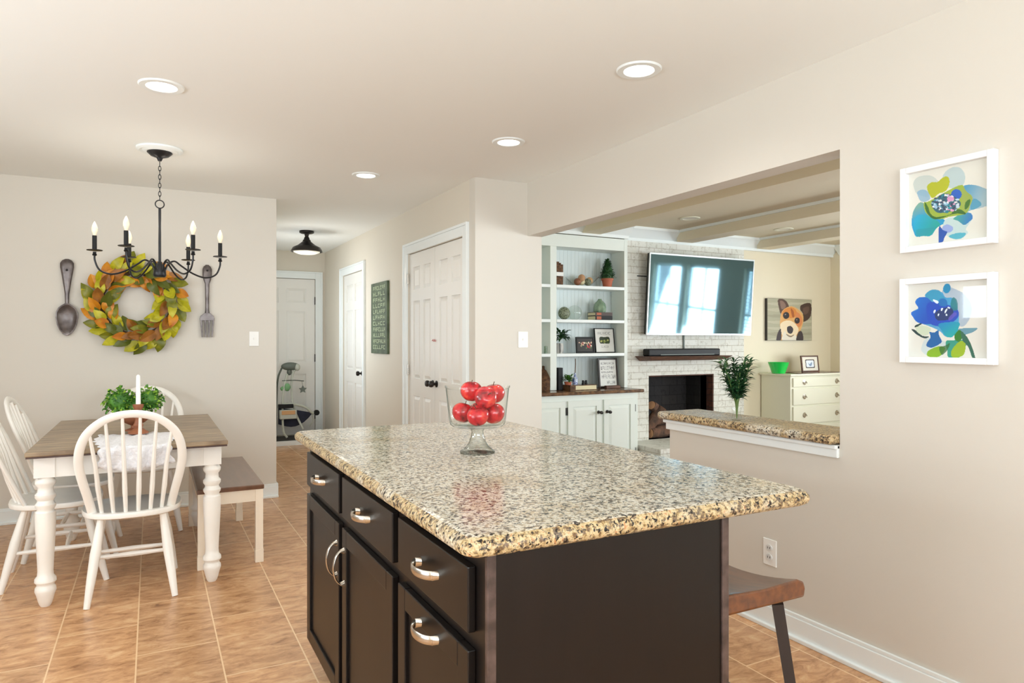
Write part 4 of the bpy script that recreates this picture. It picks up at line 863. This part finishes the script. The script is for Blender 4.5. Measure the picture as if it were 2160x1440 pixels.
# shelf 1
for k, (z_, lb) in enumerate(((S1, 'dark brown carved block at the bottom of the pair on the top shelf'), (S1+.125, 'dark brown carved block stacked on the white one, top shelf'))):
    t = T('wooden_block', lb, 'ornament', 1180, 580, 5.68, z_, 'stacked blocks on the top shelf')
    MB().box(-.05, .025, -.03, .03, 0, .085 if k == 0 else .075).box(-.05, -.02, -.03, .03, .075, .10 if k else .085).box(-.008, .008, -.02, .02, .07, .09).build('block', M['basket'], t, smooth=False, bevel=.003)
    if k == 0: B(-.05, .028, -.032, .032, .087, .124).build('spacer', M['white'], t, smooth=False)
t = T('glass_dish', 'wide clear glass dish of decorative balls on the top shelf', 'dish', 1228, 590, 5.71, S1)
MB().lathe([(.001,0),(.07,0),(.075,.006),(.165,.092),(.169,.092),(.08,0),(.001,-.0)], 32, cap=False).build('dish', M['bowlglass'], t)
bl = [(-.055, 0, .045, M['turned'], 'brown'), (.0, .01, .05, M['paper'], 'cream'), (.06, -.01, .045, M['mossball'], 'dark mottled'), (.1, .02, .062, M['tan'], 'tan'), (-.02, -.02, .082, M['logend'], 'pale wood')]
for dx, dy, dz, m_, nm in bl:
    o = tag(MB().sphere((0,0,0), .036, 18, 12).build('decorative_ball', m_), nm+' decorative ball in the glass dish on the top shelf', 'ball', 'balls in the glass dish'); o.location = Vector(t.location)+Vector((dx, dy, dz))
t = T('topiary', 'small cone topiary in a terracotta pot on the top shelf', 'plant', 1281, 590, 5.69, S1)
MB().lathe([(.001,0),(.042,0),(.055,.07),(.062,.07),(.063,.088),(.055,.088),(.001,.08)], 24).build('pot', M['terracotta'], t)
fm = MB(); fr_ = random.Random(4)
for k in range(620):
    z = fr_.random()**1.25; r_ = .07*(1-z)**.75+.008; a = fr_.uniform(0, 2*PI); r2 = r_*fr_.uniform(.6, 1.0)
    leaf(fm, (r2*math.cos(a), r2*math.sin(a), .09+z*.19), (math.cos(a), math.sin(a), fr_.uniform(0, 1.2)), (0, 0, 1), .022, .006, .1, 2)
fm.lathe([(.058,.085),(.06,.12),(.045,.19),(.01,.28)], 12); fm.build('foliage', M['fir'], t)
# shelf 2
t = T('patterned_orb', 'dark patterned round orb on the second shelf', 'ornament', 1190, 660, 5.68, S2); MB().sphere((0,0,.062), .062, 24, 14, (1, .8, 1)).build('orb', M['mossball'], t)
t = T('glass_orb', 'clear glass orb beside the dark patterned orb', 'ornament', 1212, 658, 5.73, S2)
MB().sphere((0,0,.072), .072, 28, 16).build('orb', pane_mat('orb_glass', (.92,.94,.92), 1.5, (.40,.45,.42)), t)
bk = [('dark brown book at the bottom under the sage jug', .0, .042, M['black']), ('dark brown book on top of the other, under the sage jug', .043, .035, mat('brown_book', (64, 44, 36), .5))]
for lb, z_, h_, m_ in bk:
    t = T('book', lb, 'book', 1266, 664, 5.71, S2+z_, 'books on the second shelf')
    MB().box(-.105, .1, -.07, .07, 0, .004).box(-.105, .1, -.07, .07, h_-.004, h_).box(-.105, .1, -.07, -.066, .004, h_-.004).build('cover', m_, t, smooth=False); B(-.102, .097, -.066, .066, .004, h_-.004).build('pages', M['paper'], t, smooth=False)
    B(-.09, -.035, -.0712, -.07, .006, h_-.006).build('spine_label', M['terracotta'], t, smooth=False)
t = T('sage_jug', 'squat sage green glass jug standing on the two books', 'jug', 1265, 640, 5.71, S2+.0785)
MB().lathe([(.001,0),(.058,0),(.064,.012),(.066,.05),(.058,.085),(.034,.112),(.022,.122),(.018,.135),(.001,.137)], 8).build('jug', M['sage'], t)
# shelf 3
t = T('leafy_plant', 'trailing dark green plant in a black and white vase on the third shelf', 'plant', 1178, 740, 5.68, S3)
MB().lathe([(.001,0),(.042,0),(.05,.02),(.05,.08),(.042,.098),(.001,.098)], 20).build('vase', mat('striped_vase', (230,228,222), .4, rgb2=(30,30,32), vscale=22, stretch=(1,1,.1)), t)
fm = MB(); fr_ = random.Random(8)
for k in range(70):
    a = fr_.uniform(0, 2*PI); el = fr_.uniform(-.2, 1.1); d = Vector((math.cos(a)*math.cos(el)*1.1, math.sin(a)*math.cos(el)*.5, math.sin(el)))
    leaf(fm, Vector((.0, 0, .11))+d*fr_.uniform(.01, .08)+Vector((.03, 0, .03)), d, (0, 0, 1), fr_.uniform(.04, .07), .016, .3, 4)
fm.build('foliage', M['fir'], t)
def photo(name, label, u, v, Y, z, w_, h_, fw, fm_, art, tilt=.0, rz=0, cat='picture frame'):
    t = T(name, label, cat, u, v, Y, z); t.rotation_euler = (tilt, 0, rz)
    MB().box(-w_/2, -w_/2+fw, -.008, .008, 0, h_).box(w_/2-fw, w_/2, -.008, .008, 0, h_).box(-w_/2+fw, w_/2-fw, -.008, .008, 0, fw).box(-w_/2+fw, w_/2-fw, -.008, .008, h_-fw, h_).build('frame', fm_, t, smooth=False, bevel=.002)
    art.mesh('print', t, (-w_/2+fw, -.003, h_-fw), (w_-2*fw, 0, 0), (0, 0, -(h_-2*fw))); B(-w_/2+fw, w_/2-fw, 0, .006, fw, h_-fw).build('backing', M['dark'], t, smooth=False); return t
Q = ((0, 0, 100), (100, 0, 100)); pr = random.Random(6)
a = Art(60, 44, (40, 34, 30), Q)
for k in range(22): x = 8+84*pr.random(); a.ell(x, 30+pr.random()*45, 4, 7, pr.choice([(200,60,50),(236,220,200),(220,180,150),(150,30,36),(90,120,70)]), .95)
for k in range(7): a.ell(12+k*12.5, 32+pr.random()*6, 3.4, 5.5, (228,190,160))
photo('photo_frame', 'black framed group photograph on the third shelf', 1235, 735, 5.665, S3, .215, .16, .016, M['black'], a, -.08)
a = Art(80, 80, (226, 224, 218), Q); a.blob([(24,36),(50,35),(76,36),(76,62),(50,63),(24,62)], (40,52,22))
for k in range(14): a.ell(30+pr.random()*40, 46+pr.random()*14, 5, 4, pr.choice([(150,160,60),(90,110,40),(190,190,110),(60,80,30)]), .9)
def glyphs(a, x0, x1, y, h_, col, amp=None, thick=1.3):
    x = x0
    while x < x1-2:
        if amp is not None and abs(x-amp) < 3:
            a.ell(x+3, y+h_*.28, 2.6, h_*.26, col); a.ell(x+3, y+h_*.28, 1.2, h_*.12, (226,224,218)); a.ell(x+3, y+h_*.74, 3.4, h_*.3, col); a.ell(x+3, y+h_*.74, 1.6, h_*.13, (226,224,218)); a.blob([(x+5,y+h_*.5),(x+8,y+h_),(x+6.6,y+h_),(x+3.5,y+h_*.5)], col); x += 10; continue
        k = pr.choice([0,1,2,3]); w_ = h_*.55
        R4 = lambda X0, X1, Y0, Y1: a.c.__setitem__((a.X >= X0) & (a.X < X1) & (a.Y >= Y0) & (a.Y < Y1), np.array(lin(col)[:3]))
        R4(x, x+thick, y, y+h_)
        if k in (0, 2): R4(x, x+w_, y, y+thick)
        if k in (1, 2): R4(x, x+w_, y+h_-thick, y+h_)
        if k in (0, 3): R4(x, x+w_, y+h_*.45, y+h_*.45+thick)
        if k == 3: R4(x+w_-thick, x+w_, y, y+h_)
        x += w_+1.8
glyphs(a, 14, 86, 12, 13, (120,118,114), amp=44); glyphs(a, 30, 72, 72, 9, (150,148,144))
photo('framed_print', 'thin black framed white print with a small landscape photo, third shelf', 1277, 735, 5.73, S3, .24, .25, .008, M['black'], a, -.13)
t = T('pillar_candle', 'small pale green candle in the shelf compartment by the opening', 'candle', 1152, 740, 5.68, S3); MB().lathe([(.001,0),(.02,0),(.02,.07),(.001,.072)], 14).build('wax', M['sage'], t)
# counter
a = Art(110, 130, (226, 226, 222), Q)
for y, h_, amp, x0, x1 in ((9, 9, None, 8, 90), (24, 14, 10, 8, 92), (44, 6, None, 10, 80), (57, 14, 76, 10, 92), (80, 12, None, 42, 90)): glyphs(a, x0, x1, y, h_, (50,48,48), amp)
photo('quote_frame', 'dark framed lettered quote print leaning on the bookcase counter', 1284, 818, 5.66, S0, .235, .30, .018, mat('dark_frame', (40,28,26), .4), a, -.1)
t = T('easel_block', 'low dark wooden block in front of the quote frame', 'block', 1292, 818, 5.60, S0); B(-.085, .085, -.02, .02, 0, .028).build('block', M['mantel'], t, smooth=False, bevel=.003)
t = T('tray_book', 'wide cream paged book on the bookcase counter', 'book', 1222, 812, 5.60, S0)
MB().box(-.16, .15, -.09, .08, 0, .006).box(-.16, .15, -.09, .08, .044, .05).box(-.16, -.10, -.09, .08, .006, .044).build('cover', M['marble'], t, smooth=False); B(-.10, .14, -.088, .078, .006, .044).build('pages', M['paper'], t, smooth=False)
t = T('speaker', 'slim black upright speaker beside the bookcase divider', 'speaker', 1180, 815, 5.64, S0); B(-.03, .022, -.03, .03, 0, .215).build('body', M['black'], t, smooth=False, bevel=.004)
t = T('potted_fern', 'small bright green plant on the wide book', 'plant', 1198, 800, 5.59, S0+.051)
MB().lathe([(.001,0),(.03,0),(.038,.03),(.001,.03)], 16).build('pot', M['terracotta'], t); fm = MB(); fr_ = random.Random(12)
for k in range(90):
    a_ = fr_.uniform(0, 2*PI); el = fr_.uniform(.0, 1.3); d = Vector((math.cos(a_)*math.cos(el), math.sin(a_)*math.cos(el), math.sin(el))); leaf(fm, Vector((0,0,.03))+d*fr_.uniform(.01,.06), d, (0,0,1), fr_.uniform(.03,.05), .009, .3, 3)
fm.build('foliage', M['box'], t)
t = T('china_bottle', 'small blue and white bottle on the wide book', 'bottle', 1213, 800, 5.57, S0+.051); MB().lathe([(.001,0),(.024,0),(.028,.02),(.026,.06),(.012,.082),(.009,.11),(.012,.114),(.001,.114)], 18).build('body', M['cobalt'], t)
MB().tube([(0,0,.11), (.006,0,.20), (.004,0,.25)], .004, 6).build('reed', M['twig'], t)
t = T('binoculars', 'tiny black binocular ornament on the wide book', 'ornament', 1233, 803, 5.57, S0+.051)
for s in (-1, 1): MB().lathe([(.001,0),(.014,0),(.014,.012),(.011,.016),(.011,.04),(.001,.04)], 14, (s*.017, 0, 0)).build('barrel', M['black'], t)
B(-.01, .01, -.005, .005, .015, .03).build('bridge', M['black'], t, smooth=False)
t = T('woven_basket', 'brown woven lidded basket in the compartment by the opening', 'basket', 1146, 815, 5.70, S0)
MB().lathe([(.001,0),(.09,0),(.098,.04),(.095,.10),(.001,.10)], 24).build('body', M['basket'], t); MB().lathe([(.1,.10),(.102,.112),(.07,.15),(.035,.185),(.012,.20),(.012,.23),(.001,.235)], 24).build('lid', M['basket'], t)
# dresser
dr = thing('dresser', 'cream dresser with a row of drawers against the living room wall', 'dresser', (0,0,0))
MB().box(6.235, 7.20, 5.275, 5.685, .08, .885).box(6.25, 6.30, 5.29, 5.34, 0, .08).box(7.13, 7.18, 5.29, 5.34, 0, .08).build('body', M['dresser'], dr, smooth=False, bevel=.004)
B(6.205, 7.23, 5.245, 5.69, .885, .91).build('top', M['dresser'], dr, smooth=False, bevel=.006)
for z0, z1 in ((.765, .865), (.565, .745), (.355, .545), (.13, .335)):
    d = B(6.265, 7.17, 5.258, 5.2745, z0, z1).build('drawer', M['dresser'], dr, smooth=False, bevel=.004)
    for x in (6.44, 6.98):
        MB().lathe([(.001,0),(.03,0),(.001,.003)], 12, (0,0,0)).build('pull', M['nickel'], d).matrix_basis = Matrix.Translation((x, 5.257, (z0+z1)/2)) @ Matrix.Rotation(PI/2, 4, 'X')
        MB().tube([(x-.028, 5.257, (z0+z1)/2+.006), (x-.02, 5.238, (z0+z1)/2-.008), (x+.02, 5.238, (z0+z1)/2-.008), (x+.028, 5.257, (z0+z1)/2+.006)], .004, 6).build('bail', M['nickel'], d)
rn = MB(); P_ = [(6.33, 5.30)]; n = 26
P_ = [(6.34+.80*k/n, 5.262-(.010 if k % 2 else 0)) for k in range(n+1)]+[(7.14, 5.58), (6.34, 5.58)]
rn.add([(x, y, .9125) for x, y in P_]+[(x, y, .9165) for x, y in P_], [tuple(range(len(P_)))[::-1], tuple(range(len(P_), 2*len(P_)))]+[(i, (i+1) % len(P_), len(P_)+(i+1) % len(P_), len(P_)+i) for i in range(len(P_))])
tag(rn.build('dresser_runner', M['marble'], smooth=False), 'dark brown scalloped runner on the cream dresser top', 'runner')
t = thing('green_glass_bowl', 'bright green glass bowl on the cream dresser', 'bowl', (6.215+.03, 5.45, .9175)); t.location = (6.25, 5.45, .911)
MB().lathe([(.001,0),(.07,0),(.075,.01),(.115,.125),(.118,.125),(.113,.125),(.072,.014),(.001,.012)], 28, cap=False).build('body', M['greenglass'], t)
a = Art(60, 44, (228, 222, 208), Q); a.blob([(22,20),(50,19),(78,20),(79,50),(78,80),(50,81),(22,80),(21,50)], (74,64,56)); a.blob([(27,27),(50,26),(73,27),(74,50),(73,73),(50,74),(27,73),(26,50)], (226,232,240)); a.blob([(38,42),(48,52),(62,38),(60,62),(46,66)], (130,150,180))
photo('photo_frame', 'brown framed small photo with cream mat on the dresser', 1710, 785, 5.42, .917, .29, .19, .016, M['mantel'], a, -.12, .0)
# dog painting
D_ = Art(120, 108, (166, 162, 138), ((495, 110, 468), (875, 130, 472)))
for k in range(7): D_.blob([(490, 150+k*52), (620, 140+k*52+pr.uniform(-10,10)), (760, 150+k*52), (880, 145+k*52), (880, 165+k*52), (700, 168+k*52), (560, 172+k*52)], pr.choice([(150,146,122),(186,182,158),(140,134,112)]), .7)
D_.blob([(585,120),(640,125),(675,180),(640,230),(610,250),(590,190)], (84,60,48)).blob([(600,135),(630,140),(650,180),(615,205)], (130,100,86))
D_.blob([(780,175),(830,155),(870,165),(868,260),(830,305),(790,310),(800,250),(775,210)], (66,44,34)).blob([(800,200),(850,185),(845,235),(810,250)], (100,74,60), .8)
D_.blob([(610,240),(640,200),(700,180),(760,210),(800,260),(800,320),(780,380),(760,420),(740,470),(600,470),(605,400),(600,320)], (212,160,96))
D_.blob([(640,205),(700,190),(740,220),(730,270),(680,280),(620,250)], (206,128,50)).blob([(690,200),(715,220),(722,270),(706,270)], (160,84,30)).blob([(740,230),(785,270),(790,330),(760,360),(735,320)], (206,120,70), .8)
D_.blob([(605,330),(660,300),(720,320),(760,380),(730,440),(700,465),(640,455),(610,400)], (232,212,178)).blob([(640,390),(660,430),(700,445),(735,425),(740,470),(620,470)], (224,216,200))
D_.ell(652, 258, 27, 30, (36,28,30)).ell(748, 303, 24, 26, (36,28,30)).ell(646, 250, 6, 6, (150,140,140)).ell(744, 296, 5, 5, (150,140,140))
D_.blob([(660,360),(690,348),(712,370),(708,400),(690,415),(665,400)], (50,42,48)).blob([(655,415),(690,432),(720,420),(712,434),(688,444),(660,430)], (90,70,60), .8)
D_.blob([(570,470),(580,410),(605,370),(612,430),(605,470)], (54,42,44)).blob([(740,470),(760,400),(790,400),(800,470)], (54,42,44))
t = thing('dog_painting', 'square canvas painting of a brown and white dog', 'painting', (6.31, 5.7, 1.28)); B(0, .755, -.035, 0, 0, .49).build('canvas', M['ink'], t, smooth=False); D_.mesh('print', t, (.004, -.0355, .488), (.748, 0, 0), (0, 0, -.485))
# vase with branches on the ledge
vs = thing('glass_vase', 'small clear glass vase on the granite ledge', 'vase', (2.47, 2.40, .9035))
MB().lathe([(.001,0),(.022,0),(.024,.008),(.018,.035),(.022,.06),(.020,.06),(.016,.035),(.021,.010),(.001,.006)], 24, cap=False).build('body', M['bowlglass'], vs)
pv = thing('leafy_branches', 'dark green leafy branches standing in the small glass vase', 'plant', (2.47, 2.40, .912)); sm = MB(); fm = MB(); fr_ = random.Random(21)
for k in range(12):
    a_ = k*2*PI/12+fr_.uniform(-.3,.3); sp2 = fr_.uniform(.03, .09); P_ = smooth_path([(0,0,0), (.008*math.cos(a_), .008*math.sin(a_), .08), (sp2*.5*math.cos(a_), sp2*.5*math.sin(a_), .15), (sp2*math.cos(a_), sp2*math.sin(a_), fr_.uniform(.22,.275))], 5)
    sm.tube(P_, .0022, 5)
    for p in P_[6:]:
        for s in range(5):
            q = fr_.uniform(0, 2*PI); d = Vector((math.cos(q), math.sin(q), fr_.uniform(.0, 1.0))); leaf(fm, p, d, (0,0,1), fr_.uniform(.042,.064), .0062, .15, 3)
sm.build('stems', M['stem'], pv); fm.build('leaves', M['olive'], pv)
